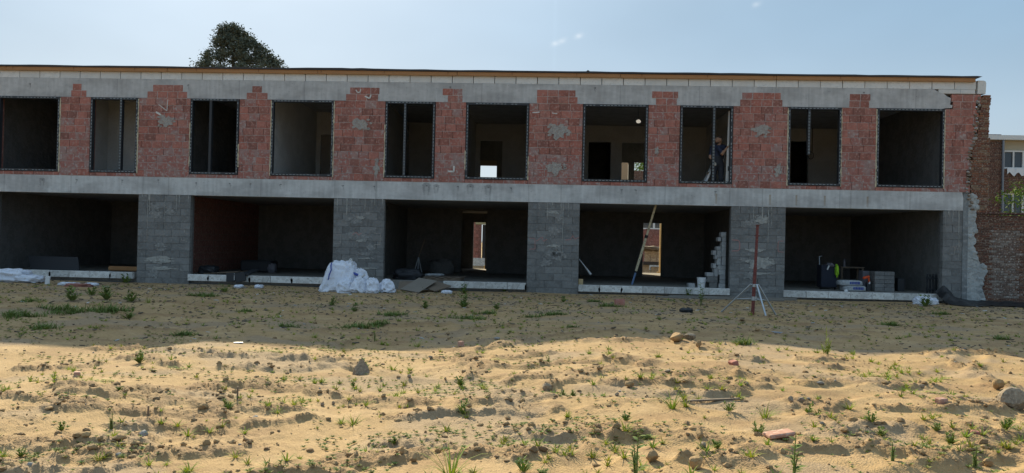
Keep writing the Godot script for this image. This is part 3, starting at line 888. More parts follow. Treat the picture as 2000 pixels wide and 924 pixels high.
	for q in [[-8.32, -8.22, -4.9, -0.3], [-2.95, -2.83, -7.0, -0.3], [2.38, 2.48, -11.2, -7.15], [-14.02, -13.9, -1.9, -0.3], [3.0, 3.1, -7.0, -3.0]]:
		if q[0] == 3.0: continue
		part_box(B, "partition", Vector3(q[0], SLAB1, q[2]), Vector3(q[1], 5.86, q[3]), M.plaster_int)
	gm = MB.new()
	wall_z(gm, -8.22, -5.53, SLAB1, 5.86, -5.0, -4.9, [[-8.06, -7.3, SLAB1, 5.07]])
	put(B, "room_wall", gm.mesh(), M.plaster_int)
	part_box(B, "room_wall", Vector3(-13.9, SLAB1, -1.9), Vector3(-11.21, 5.86, -1.8), M.plaster_int)
	# --- foundation strip and white sill blocks under the openings
	part_box(B, "footing", Vector3(-24, -0.3, -0.4), Vector3(11.3, 0.055, -0.02), M.concrete_int)
	for k in PIERS.size() - 1:
		var a: float = PIERS[k][1] - (0.03 if k % 2 else -0.01); var b: float = PIERS[k + 1][0]
		if k == 1: b -= 0.06
		var yb := lerpf(0.165, 0.095, (a + 22.0) / 33.0)
		var xx := a
		while xx < b - 0.05:
			var xe := minf(xx + rng.randf_range(0.58, 0.61), b - 0.02)
			if b - xe < 0.12: xe = b - 0.02
			if k == 3 and xx < -3.2 and xx > -5.0:
				xx = xe + 0.006
				continue
			put(B, "sill_block", brick_mesh(Vector3(xe - xx, 0.185, 0.14), 0.006), M.sill_block[rng.randi() % 3], Vector3((xx + xe) * 0.5, yb + 0.095, 0.012 + rng.randf_range(-0.006, 0.006)))
			if rng.randf() < 0.22:
				var lm := MB.new()
				lm.lump(Vector3.ZERO, Vector3(0.035, 0.07, 0.02), g2, 0.6, 8, 6, -9.0, Vector3(xx, 0, 0))
				put(B, "mortar_dab", lm.mesh(), M.block[1], Vector3(xe, yb + 0.07, 0.075))
			xx = xe + rng.randf_range(0.004, 0.01)

func window_liner(B: Node3D, l: float, r: float, mull: float, k: int) -> void:
	var t := 0.062
	var z0 := -0.11; var z1 := 0.018
	var m := MB.new()
	m.span(Vector3(l, WIN_B, z0), Vector3(l + t, WIN_T, z1))
	m.span(Vector3(r - t, WIN_B, z0), Vector3(r, WIN_T, z1))
	m.span(Vector3(l + t, WIN_T - t, z0), Vector3(r - t, WIN_T, z1))
	m.span(Vector3(l + t, WIN_B, z0), Vector3(r - t, WIN_B + t, z1))
	var f := put(B, "window_liner", m.mesh(), M.frame)
	var d := MB.new()  # pale dashes standing for light that shows through holes in the liner
	var zc := z1 + 0.002
	var y := WIN_B + 0.05
	while y < WIN_T - 0.06:
		for xx in [l + t * 0.55, r - t * 0.55]:
			if rng.randf() < 0.9: d.box(Vector3(xx + rng.randf_range(-.004, .004), y + 0.03, zc), Vector3(0.016, rng.randf_range(0.04, 0.062), 0.005))
		y += 0.094
	var x := l + 0.1
	while x < r - 0.1:
		for yy in [WIN_B + t * 0.5, WIN_T - t * 0.5]:
			if rng.randf() < 0.9: d.box(Vector3(x, yy + rng.randf_range(-.004, .004), zc), Vector3(rng.randf_range(0.045, 0.07), 0.015, 0.005))
		x += 0.1
	if mull != 0.0:
		var yb := WIN_B + t
		if k == 10: yb = WIN_B + 0.85
		var mm := MB.new()
		mm.span(Vector3(mull - 0.034, yb, z0), Vector3(mull + 0.034, WIN_T - t, z1 - 0.003))
		put(f, "mullion", mm.mesh(), M.frame)
		if k != 4:
			y = yb + 0.03
			while y < WIN_T - 0.12:
				for sx in [-0.012, 0.014]:
					d.box(Vector3(mull + sx, y + 0.03, zc - 0.003), Vector3(0.01, 0.05, 0.005))
				y += 0.085
	tag(put(f, "hole_light_dashes", d.mesh(), M.hole_light), "", "", "", "stuff")
	# beads of pale mounting foam squeezed out beside some liners
	var fo := {2: [0, 1], 3: [0, 1], 4: [1, 1], 5: [1, 1], 6: [1, 0], 7: [1, 1], 10: [1, 1], 11: [1, 1]}
	if fo.has(k):
		for s in 2:
			if not fo[k][s]: continue
			var xx: float = (l - 0.004) if s == 0 else (r + 0.004)
			var pts := []; var rad := []
			var y0 := WIN_B - 0.02 + (0.0 if k in [2, 3, 5, 10, 11] else rng.randf_range(0.0, 0.3))
			var y1 := WIN_T - 0.02 if k in [2, 3, 5, 10, 11] else y0 + rng.randf_range(0.4, 1.6)
			var yy := y0
			while yy < y1:
				pts.append(Vector3(xx + rng.randf_range(-0.005, 0.005), yy, 0.004))
				rad.append(rng.randf_range(0.010, 0.024))
				yy += 0.06
			if pts.size() > 2:
				var q := MB.new()
				q.tube(pts, rad, 7)
				put(f, "foam_bead", q.mesh(), M.foam)

# ---------------------------------------------------------------- old brick walls at the right hand end
func rag(y: float, pts: Array) -> float:
	for k in pts.size() - 1:
		if y >= pts[k][0] and y <= pts[k + 1][0]:
			return lerpf(pts[k][1], pts[k + 1][1], (y - pts[k][0]) / (pts[k + 1][0] - pts[k][0]))
	return pts[0][1]

func old_wall(owner_: Node3D, x_of: Callable, x1_of: Callable, y0: float, y1: float, zf: float, mat_of: Callable, bl := 0.205, limit := 400) -> void:
	var mb := MB.new()
	var extra := {}
	var y := y0
	var row := 0
	var count := 0
	while y < y1 - 0.03:
		var x0: float = x_of.call(y)
		var x1: float = x1_of.call(y)
		var x := x0 - (0.0 if row % 2 == 0 else bl * 0.5)
		while x < x1 - 0.02:
			var a := maxf(x, x0); var b := minf(x + bl - 0.01, x1)
			if b - a > 0.03:
				var s := Vector3(b - a, 0.055, 0.1)
				var c := Vector3((a + b) * 0.5, y + 0.03, zf - 0.05 + rng.randf_range(-0.008, 0.006))
				var mat: Material = mat_of.call(c)
				if count < limit and c.x < 13.3:
					var o := put(owner_, "brick", brick_mesh(s, 0.004), mat, c)
					o.rotation = Vector3(rng.randf_range(-.03, .03), rng.randf_range(-.03, .03), rng.randf_range(-.012, .012))
					count += 1
				else:
					if not extra.has(mat): extra[mat] = MB.new()
					(extra[mat] as MB).box(c, s)
			x += bl
		mb.span(Vector3(x0 + 0.01, y - 0.012, zf - 0.25), Vector3(x1 - 0.01, y + 0.058, zf - 0.012))
		y += 0.069
		row += 1
	put(owner_, "mortar", mb.mesh(), M.old_mortar)
	if extra.size():
		var am := ArrayMesh.new()
		for mat in extra:
			var q: MB = extra[mat]
			var arr := []
			arr.resize(Mesh.ARRAY_MAX)
			arr[Mesh.ARRAY_VERTEX] = q.v; arr[Mesh.ARRAY_NORMAL] = q.n; arr[Mesh.ARRAY_INDEX] = q.i
			am.add_surface_from_arrays(Mesh.PRIMITIVE_TRIANGLES, arr)
			am.surface_set_material(am.get_surface_count() - 1, mat)
		var o := MeshInstance3D.new()
		o.mesh = am
		o.name = "brickwork"
		o.set_meta("kind", "stuff")
		owner_.add_child(o, true)

func build_old_walls() -> void:
	var T := thing("wall_stub", "tall ragged stub of old orange-brown brick wall toothed against the new red brickwork", "wall")
	var left := [[2.5, 11.60], [2.9, 11.58], [3.15, 11.50], [3.6, 11.50], [4.2, 11.56], [4.8, 11.66], [5.1, 11.70], [5.45, 11.74], [5.8, 11.80]]
	old_wall(T, func(y): return rag(y, left) + rng.randf_range(-0.05, 0.05), func(y): return 12.02 - (0.02 if y > 4.6 else 0.0) + rng.randf_range(-0.012, 0.012) + (0.03 if y > 5.5 else 0.0), 2.56, 5.79, -0.012, func(_c): return M.old_brick[[0, 2, 2, 0, 4, 5, 1][rng.randi() % 7]])
	# rubble of broken mortar in the toothing
	for k in 34:
		var y := 2.65 + k * 0.092
		var m := MB.new()
		m.lump(Vector3.ZERO, Vector3(rng.randf_range(.03, .07), rng.randf_range(.03, .05), 0.035), g2, 0.9, 8, 6, -9.0, Vector3(k, 0, 0))
		m.smooth_normals()
		put(T, "mortar_lump", m.mesh(), M.old_mortar if rng.randf() < 0.6 else M.mortar_light, Vector3(rag(y, left) - 0.05 + rng.randf_range(-.05, .04), y, 0.0))
	var Wl := thing("garden_wall", "weathered dark old brick boundary wall with a paler patched panel", "wall")
	var pick := func(c: Vector3):
		var edge := 0.05 * sin(c.y * 23.0)
		if c.x > 12.14 + edge and c.x < 12.92 + edge and c.y > 0.25 and c.y < 2.08 + edge: return M.pale_brick[rng.randi() % 3]
		return M.old_brick[[1, 3, 3, 5, 3, 1][rng.randi() % 6]]
	old_wall(Wl, func(_y): return 11.46, func(_y): return 16.5, -0.05, 2.52, -0.05, pick, 0.205, 300)
	var m := MB.new()
	var x := 11.7
	while x < 16.5:
		m.cbox(Vector3(x + 0.15, 2.545, -0.16), Vector3(0.295, 0.05, 0.32), 0.008, Basis(Vector3(0, 0, 1), rng.randf_range(-.02, .02)))
		x += 0.3
	put(Wl, "coping", m.mesh(), M.old_brick[3])
	# the end column and the ragged grey render left on the old wall
	var R := thing("wall_render", "ragged pale grey render smeared over the old brick at the building's end", "render")
	m = MB.new()
	m.prism(PackedVector2Array([Vector2(11.33, -0.02), Vector2(11.47, -0.02), Vector2(11.47, 3.08), Vector2(11.33, 3.08)]), -0.25, 0.006)
	put(R, "column", m.mesh(), M.column)
	var poly := PackedVector2Array()
	for p in [[11.472, -.04], [11.9, -.03], [12.02, .06], [11.98, .16], [11.94, .3], [11.90, .42], [11.87, .5], [11.91, .6], [11.90, .72], [11.95, .82], [12.02, .95], [11.98, 1.06], [11.9, 1.1], [11.82, 1.16], [11.76, 1.28], [11.70, 1.45], [11.68, 1.58], [11.62, 1.64], [11.69, 1.72], [11.70, 1.82], [11.63, 1.9], [11.66, 1.97], [11.71, 2.05], [11.70, 2.22], [11.66, 2.3], [11.69, 2.45], [11.68, 2.58], [11.72, 2.7], [11.73, 2.86], [11.68, 2.97], [11.6, 3.02], [11.57, 3.06], [11.472, 3.07]]:
		poly.append(Vector2(p[0] + rng.randf_range(-.006, .006), p[1]))
	m = MB.new()
	m.prism(poly, -0.06, 0.0)
	put(R, "render_coat", m.mesh(), M.render)
	for k in 26:
		var i := rng.randi_range(2, 30)
		m = MB.new()
		m.lump(Vector3.ZERO, Vector3(rng.randf_range(.03, .09), rng.randf_range(.03, .08), 0.02), g2, 0.8, 9, 6, -9.0, Vector3(k * 3.0, 0, 0))
		m.smooth_normals()
		put(R, "render_lump", m.mesh(), M.render, Vector3(poly[i].x - rng.randf_range(0.0, 0.08), poly[i].y, -0.004))

func leaf_cloud(mb: MB, pts: Array, per: int, rad: float, size: float, r: RandomNumberGenerator, squash := 0.75) -> void:
	# small bent leaves scattered round each clump centre
	for p in pts:
		for k in per:
			var d := Vector3(r.randfn(), r.randfn() * squash, r.randfn()) * rad * 0.5
			var c: Vector3 = p + d
			var ax := Vector3(r.randf_range(-1, 1), r.randf_range(-0.6, 0.9), r.randf_range(-1, 1)).normalized()
			var up := ax.cross(Vector3(r.randf_range(-1, 1), r.randf_range(-1, 1), r.randf_range(-1, 1))).normalized()
			var s := size * r.randf_range(0.6, 1.25)
			var t := r.randf_range(0.8, 1.2)
			mb.col = Color(t, t, t)
			var a := c - ax * s; var e := c + ax * s; var b := c + up * s * 0.45
			var b2 := c - up * s * 0.45
			mb.quad(a, b2, e, b)

func build_surroundings() -> void:
	var r := RandomNumberGenerator.new()
	r.seed = 909
	# --- dark tree behind the roof
	var T := thing("dark_tree", "dark dense wind-shaped tree rising behind the flat roof", "tree", Vector3(-19.3, 0, -25))
	var m := MB.new()
	m.tube([Vector3(0, -0.2, 0), Vector3(0.1, 4, 0), Vector3(-0.2, 8, 0.1), Vector3(-0.4, 11.5, 0), Vector3(-0.5, 13.9, 0)], [0.42, 0.33, 0.22, 0.12, 0.03], 9)
	for k in 26:
		var y := r.randf_range(3.5, 13.0)
		var a := r.randf() * TAU
		var L := (14.4 - y) * r.randf_range(0.25, 0.42)
		var p0 := Vector3(-0.03 * y, y, 0)
		m.tube([p0, p0 + Vector3(cos(a), 0.7, sin(a)) * L * 0.5, p0 + Vector3(cos(a) * 0.9, 1.2, sin(a) * 0.9) * L], [0.07, 0.045, 0.012], 5)
	put(T, "trunk", m.mesh(), M.bark)
	m = MB.new()
	var pts := []
	while pts.size() < 260:
		var y := r.randf_range(4.5, 14.45) if pts.size() % 3 == 0 else r.randf_range(10.6, 14.45)
		# outline: steep on the left, long slope to the right
		var t := (14.5 - y) / 2.6
		var xl := -0.75 - 1.6 * pow(maxf(t, 0.0), 0.8); var xr := -0.35 + 2.95 * pow(maxf(t, 0.0), 0.95)
		if t > 1.0: xl = -2.35 - 0.15 * (t - 1.0); xr = 2.6 + 0.2 * (t - 1.0)
		var x := r.randf_range(xl + 0.15, xr - 0.15)
		var zr := minf(0.4 + t * 1.5, 2.4)
		pts.append(Vector3(x, y - 0.12, r.randf_range(-zr, zr)))
	for k in 46:   # clumps along the outline give it bites and tufts
		var t := pow(r.randf(), 0.8)
		var y := 14.45 - t * 2.6
		if k % 2: pts.append(Vector3(-0.75 - 1.6 * pow(t, 0.8) + r.randf_range(-.06, .14), y, r.randf_range(-.4, .4)))
		else: pts.append(Vector3(-0.35 + 2.95 * pow(t, 0.95) + r.randf_range(-.16, .05), y, r.randf_range(-.4, .4)))
	leaf_cloud(m, pts, 92, 0.36, 0.085, r)
	put(T, "crown", m.mesh(), M.leaf_dark)
	# --- leafy shrub behind the garden wall
	T = thing("sunlit_shrub", "sunlit yellow-green shrub behind the old garden wall", "shrub", Vector3(15.35, 0, -4))
	m = MB.new()
	for k in 7:
		var a := k * 0.9
		m.tube([Vector3(0, 0, 0), Vector3(cos(a) * 0.2, 1.6, sin(a) * 0.2), Vector3(cos(a) * 0.5, 3.2, sin(a) * 0.4)], [0.03, 0.02, 0.006], 5)
	put(T, "stem", m.mesh(), M.bark)
	m = MB.new()
	pts = []
	for k in 80:
		var y := r.randf_range(1.6, 3.75)
		var w := 0.75 * sqrt(maxf(0.05, 1.0 - pow((y - 2.6) / 1.25, 2.0)))
		pts.append(Vector3(r.randf_range(-w, w), y, r.randf_range(-w, w)))
	leaf_cloud(m, pts, 26, 0.22, 0.055, r)
	put(T, "crown", m.mesh(), M.leaf_light)
	# --- tree beyond the courtyard
	T = thing("courtyard_tree", "leafy green tree seen through the upper rear window opening", "tree", Vector3(6.6, 0, -31))
	m = MB.new()
	m.tube([Vector3(0, 0, 0), Vector3(0.1, 3, 0), Vector3(0, 6, 0)], [0.2, 0.16, 0.05], 8)
	put(T, "trunk", m.mesh(), M.bark)
	m = MB.new()
	pts = []
	for k in 150:
		pts.append(Vector3(r.randfn() * 1.0, 6.6 + r.randfn() * 0.7, r.randfn() * 1.0))
	leaf_cloud(m, pts, 24, 0.5, 0.09, r)
	put(T, "crown", m.mesh(), M.leaf_light)
	# --- low red block building across the courtyard
	var A := thing("courtyard_annex", "low red block building across the sunny rear courtyard, seen through the door openings", "building", Vector3(0, 0, -23))
	m = MB.new()
	wall_z(m, -14, 14, 0.5, 5.0, -0.3, -0.02, [[-3.95, -2.2, 0.5, 2.45], [4.6, 7.4, 2.40, 3.5]])
	put(A, "wall", m.mesh(), M.core)
	m = MB.new()
	wall_z(m, -14, 14, -0.1, 0.5, -0.3, 0.03, [])
	put(A, "plinth", m.mesh(), M.sill_block[0])
	m = MB.new()
	var am := {}
	var y := 0.5
	var row := 0
	while y < 4.95:
		var x := -14.0 - (0.15 if row % 2 else 0.0)
		while x < 14.0:
			var hole := (x + 0.3 > -3.95 and x < -2.2 and y < 2.45) or (x + 0.3 > 4.6 and x < 7.4 and y + 0.19 > 2.40 and y < 3.5)
			if not hole:
				var mat: Material = M.brick_far[r.randi() % 3]
				if not am.has(mat): am[mat] = MB.new()
				(am[mat] as MB).box(Vector3(x + 0.144, y + 0.095, -0.03), Vector3(0.288, 0.188, 0.08))
			x += 0.3
		y += 0.2
		row += 1
	var mesh := ArrayMesh.new()
	for mat in am:
		var q: MB = am[mat]
		var arr := []
		arr.resize(Mesh.ARRAY_MAX)
		arr[Mesh.ARRAY_VERTEX] = q.v; arr[Mesh.ARRAY_NORMAL] = q.n; arr[Mesh.ARRAY_INDEX] = q.i
		mesh.add_surface_from_arrays(Mesh.PRIMITIVE_TRIANGLES, arr)
		mesh.surface_set_material(mesh.get_surface_count() - 1, mat)
	var bw := MeshInstance3D.new()
	bw.name = "brickwork"; bw.mesh = mesh; bw.set_meta("kind", "stuff")
	A.add_child(bw)
	part_box(A, "added_tan_wall", Vector3(3.85, 5.155, -2.0), Vector3(4.72, 7.4, -0.1), flat(Color(.44, .29, .17)))  # added wall, tan to give the rear opening a lit reveal colour
	part_box(A, "parapet", Vector3(4.73, 5.155, -0.4), Vector3(8.5, 5.75, -0.1), M.old_brick[5])
	part_box(A, "roof", Vector3(-14.2, 5.0, -6), Vector3(14.2, 5.15, 0.15), M.membrane)
	for k in 4:
		var x0 := 4.62 + k * 0.7
		m = MB.new()
		for e in [[x0, 2.41, x0 + 0.05, 3.49], [x0 + 0.63, 2.41, x0 + 0.68, 3.49], [x0 + .05, 2.41, x0 + .63, 2.46], [x0 + .05, 3.44, x0 + .63, 3.49]]:
			m.span(Vector3(e[0], e[1], -0.12), Vector3(e[2], e[3], -0.04))
		var wf := put(A, "window", m.mesh(), M.white_paint)
		part_box(wf, "pane", Vector3(x0 + .05, 2.46, -0.09), Vector3(x0 + .63, 3.44, -0.08), M.glass_dark)
	part_box(A, "lintel", Vector3(-4.3, 2.452, -0.2), Vector3(-2.0, 2.62, 0.02), flat(Color(.42, .36, .2)))
	part_box(A, "door_panel", Vector3(-3.9, 0.5, -0.28), Vector3(-2.3, 2.44, -0.2), M.frame)
	# --- courtyard things seen through the doors
	var P_ := thing("timber_post", "upright cream timber post standing in the sunny courtyard doorway", "post", Vector3(4.97, 0.0, -13))
	m = MB.new(); m.cbox(Vector3(0, 1.25, 0), Vector3(0.09, 2.4, 0.07), 0.006)
	put(P_, "post", m.mesh(), M.wood_pale)
	m = MB.new(); m.cbox(Vector3(0.0, 0.05, 0), Vector3(0.5, 0.1, 0.16), 0.01); m.cbox(Vector3(-0.05, 0.2, 0.08), Vector3(0.2, 0.2, 0.05), 0.01)
	put(P_, "foot", m.mesh(), M.wood_pale)
	for e in [[4.35, 4.98, 0.02, 0.62, "lower pale block pack on the left of the courtyard pallet"], [5.02, 5.6, 0.02, 0.48, "low pale block pack beside the courtyard post"], [4.7, 5.6, 0.66, 1.16, "upper tan block pack lying on dark boards in the courtyard"]]:
		var S := thing("block_pack", e[4], "block pack", Vector3(0, 0, -16.5))
		var yy: float = e[2] + 0.0
		while yy < e[3] - 0.1:
			var xx: float = e[0]
			while xx < e[1] - 0.1:
				put(S, "block", brick_mesh(Vector3(0.285, 0.19, 0.25)), M.tan_block, Vector3(xx + 0.145, yy + 0.096, r.randf_range(-.01, .01)))
				xx += 0.295
			yy += 0.198
	var bd := MB.new(); bd.cbox(Vector3(5.1, 0.575, -16.5), Vector3(0.95, 0.15, 0.5), 0.01)
	tag(put(self, "dark_board", bd.mesh(), M.membrane), "dark boards between the block packs in the courtyard", "boards")
	var tp := MB.new(); tp.lump(Vector3(4.95, 1.28, -16.5), Vector3(0.6, 0.14, 0.3), g2, 0.9, 18, 10, -0.12); tp.smooth_normals()
	tag(put(self, "folded_tarpaulin", tp.mesh(), M.wood_old), "crumpled brown tarpaulin lying on the courtyard block packs", "tarpaulin")
	var pl := MB.new(); pl.cbox(Vector3(4.3, 0.03, -12.6), Vector3(2.0, 0.05, 0.22), 0.006, Basis(Vector3.UP, 0.05))
	tag(put(self, "courtyard_plank", pl.mesh(), M.wood_pale), "pale sunlit plank lying outside the rear door opening", "plank")
	pl = MB.new(); pl.cbox(Vector3(-2.75, 0.15, -14.2), Vector3(0.5, 0.4, 0.4), 0.01)
	tag(put(self, "pale_crate", pl.mesh(), M.wood_pale), "pale sunlit wooden crate outside the narrow rear doorway", "crate")
	# --- neighbouring house behind the wall at the right
	var Hs := thing("brick_house", "brown brick house with white windows beyond the garden wall", "house", Vector3(0, 0, -10))
	m = MB.new()
	wall_z(m, 16.0, 24.0, -0.1, 4.2, -0.3, -0.02, [[18.08, 23.0, 2.6, 3.9]])
	wall_z(m, 16.0, 24.0, 4.2, 5.98, -0.3, -0.02, [[18.08, 23.0, 4.84, 5.98]])
	m.span(Vector3(16.0, -0.1, -7), Vector3(24, 5.98, -0.31))
	put(Hs, "wall", m.mesh(), M.old_mortar)
	var hb := {}
	y = 2.2
	row = 0
	while y < 5.95:
		var x := 16.0 - (0.11 if row % 2 else 0.0)
		while x < 21.0:
			var hole := x + 0.2 > 18.08 and ((y > 2.54 and y < 3.9) or y > 4.80)
			if not hole:
				var mat: Material = M.old_brick[[1, 3, 5, 1][r.randi() % 4]]
				if not hb.has(mat): hb[mat] = MB.new()
				(hb[mat] as MB).box(Vector3(x + 0.1, y + 0.028, -0.04), Vector3(0.2, 0.054, 0.06))
			x += 0.22
		y += 0.066
		row += 1
	mesh = ArrayMesh.new()
	for mat in hb:
		var q: MB = hb[mat]
		var arr := []
		arr.resize(Mesh.ARRAY_MAX)
		arr[Mesh.ARRAY_VERTEX] = q.v; arr[Mesh.ARRAY_NORMAL] = q.n; arr[Mesh.ARRAY_INDEX] = q.i
		mesh.add_surface_from_arrays(Mesh.PRIMITIVE_TRIANGLES, arr)
		mesh.surface_set_material(mesh.get_surface_count() - 1, mat)
	bw = MeshInstance3D.new()
	bw.name = "brickwork"; bw.mesh = mesh; bw.set_meta("kind", "stuff")
	Hs.add_child(bw)
	part_box(Hs, "panel", Vector3(18.08, 5.6, -0.28), Vector3(23.0, 5.98, -0.15), M.cream)
	var roof := part_box(Hs, "roof", Vector3(15.8, 5.99, -7.2), Vector3(24.2, 6.17, 0.12), M.white_paint)
	part_box(roof, "chimney", Vector3(18.35, 6.17, -2.0), Vector3(18.75, 6.40, -1.6), M.old_brick[1])
	part_box(roof, "chimney_cap", Vector3(18.27, 6.40, -2.08), Vector3(18.83, 6.44, -1.52), M.old_brick[3])
	m = MB.new(); m.tube([Vector3(17.68, 6.15, -0.6), Vector3(17.68, 6.3, -0.6), Vector3(17.68, 6.33, -0.6)], [0.035, 0.035, 0.07], 8)
	put(roof, "vent", m.mesh(), M.frame)
	m = MB.new(); m.tube([Vector3(18.02, -0.1, 0.06), Vector3(18.02, 3.0, 0.06), Vector3(18.02, 5.98, 0.06)], 0.045, 10)
	put(Hs, "downpipe", m.mesh(), M.zinc)
	for k in 5:
		for lv in [[4.85, 5.59], [2.62, 3.88]]:
			var x0 := 18.1 + k * 0.86
			m = MB.new()
			for e in [[x0, lv[0], x0 + .07, lv[1]], [x0 + .77, lv[0], x0 + .84, lv[1]], [x0 + .07, lv[0], x0 + .77, lv[0] + .06], [x0 + .07, lv[1] - .06, x0 + .77, lv[1]], [x0 + .39, lv[0] + .06, x0 + .45, lv[1] - .06]]:
				m.span(Vector3(e[0], e[1], -0.2), Vector3(e[2], e[3], -0.1))
			var wf := put(Hs, "window", m.mesh(), M.white_paint)
			part_box(wf, "pane", Vector3(x0 + .07, lv[0] + .06, -0.17), Vector3(x0 + .77, lv[1] - .06, -0.16), M.glass_dark)
	m = MB.new()
	for k in 8:
		var xx := 18.2 + k * 0.09
		m.quad(Vector3(xx, 4.62 + 0.09 * sin(k * 1.7), 0.05), Vector3(xx + .09, 4.62 + 0.09 * sin((k + 1) * 1.7), 0.05 + 0.02 * (k % 2)), Vector3(xx + .09, 4.86, 0.03), Vector3(xx, 4.86, 0.03))
	for k in 8:
		var xx := 18.2 + k * 0.09
		m.quad(Vector3(xx, 4.86, 0.03), Vector3(xx + .09, 4.86, 0.03), Vector3(xx + .09, 4.855, -0.2), Vector3(xx, 4.855, -0.2))
	tag(put(self, "white_cloth", m.mesh(), M.white_cloth, Vector3(0, 0, -10)), "white cloth hanging over the upper window sill of the brick house", "cloth")

func more_materials() -> void:
	M.pale_brick = []
	for k in 3:
		var b: Color = [Color(.20, .14, .115), Color(.17, .115, .095), Color(.25, .21, .185)][k]
		M.pale_brick.append(tri_mat(ctex(80 + k, 128, b, b * 0.75, Color(.34, .31, .28), 0.03, 0.06, 0.42, 0.68, 0.2), 1.6, 0.96, M.nc, 1.0))
	M.column = tri_mat(ctex(84, 128, Color(.22, .235, .24), Color(.18, .19, .195), Color(.26, .27, .27)), 0.7, 0.95, M.nc, 0.6)
	M.brick_far = [M.brick[0], M.brick[2], M.brick[4]]
	M.tan_block = tri_mat(ctex(85, 128, Color(.45, .37, .29), Color(.38, .31, .24), Color(.5, .45, .38)), 1.0)
	M.wood_pale = wood_mat(66, Color(.62, .48, .27), Color(.52, .38, .2))
	M.bark = tri_mat(ctex(86, 128, Color(.10, .08, .06), Color(.07, .055, .04), Color(.13, .11, .09)), 1.5)
	M.white_paint = flat(Color(.66, .66, .64), 0.5)
	M.cream = flat(Color(.42, .375, .27), 0.8)
	M.zinc = flat(Color(.20, .22, .25), 0.45, 0.3)
	M.glass_dark = flat(Color(.05, .065, .08), 0.06)
	M.white_cloth = flat(Color(.72, .72, .72), 0.9)
	M.leaf_dark = leaf_mat(Color(.105, .12, .085), Color(.08, .095, .05))
	M.leaf_light = leaf_mat(Color(.12, .18, .035), Color(.14, .2, .02))
	M.grass = leaf_mat(Color(.25, .31, .06), Color(.40, .46, .06))
	M.weed = leaf_mat(Color(.15, .21, .055), Color(.24, .30, .045))
	M.dry = leaf_mat(Color(.30, .24, .11), Color(.15, .12, .05))

func leaf_mat(c: Color, back: Color) -> StandardMaterial3D:
	var m := flat(c, 0.9)
	m.vertex_color_use_as_albedo = true
	m.backlight_enabled = true
	m.backlight = back.linear_to_srgb()
	m.cull_mode = BaseMaterial3D.CULL_DISABLED
	return m

# ---------------------------------------------------------------- things on the site
func gy(x: float, z: float) -> float:
	return ground_height(x, z)

func sack_mesh(s: Vector3, sd: int, boxy := 0.7, fold := 0.12, nu := 40, nv := 26, shear := Vector3.ZERO, taper := 0.0) -> MB:
	# a filled sack: rounded box, flat underneath, with creases
	var m := MB.new()
	var f1 := fnl(sd, 0.42, 2); var f2 := fnl(sd + 3, 1.3, 2)
	for a in nv + 1:
		var th := PI * a / nv
		for b in nu:
			var ph := TAU * b / nu
			var d := Vector3(sin(th) * cos(ph), cos(th), sin(th) * sin(ph))
			var q := Vector3(signf(d.x) * pow(absf(d.x), boxy), signf(d.y) * pow(absf(d.y), boxy), signf(d.z) * pow(absf(d.z), boxy))
			var k := 1.0 + fold * (1.0 - 2.6 * absf(f1.get_noise_3dv(d * 2.6))) + fold * 0.4 * (0.5 - absf(f2.get_noise_3dv(d * 2.6)) * 2.4)
			q *= k
			var y := maxf(q.y, -0.92)
			var t := (y + 0.92) / 1.9
			var w := 1.0 - taper * t
			m.v.append(Vector3(q.x * s.x * 0.5 * w, (y + 0.92) * s.y * 0.5, q.z * s.z * 0.5 * w) + shear * t)
			m.n.append(d); m.uv.append(Vector2(float(b) / nu, float(a) / nv)); m.c.append(Color(1, 1, 1))
	for a in nv:
		for b in nu:
			var p0 := a * nu + b
			var p1 := a * nu + (b + 1) % nu
			m.i.append_array([p0, p1, p0 + nu, p1, p1 + nu, p0 + nu])
	m.smooth_normals()
	return m

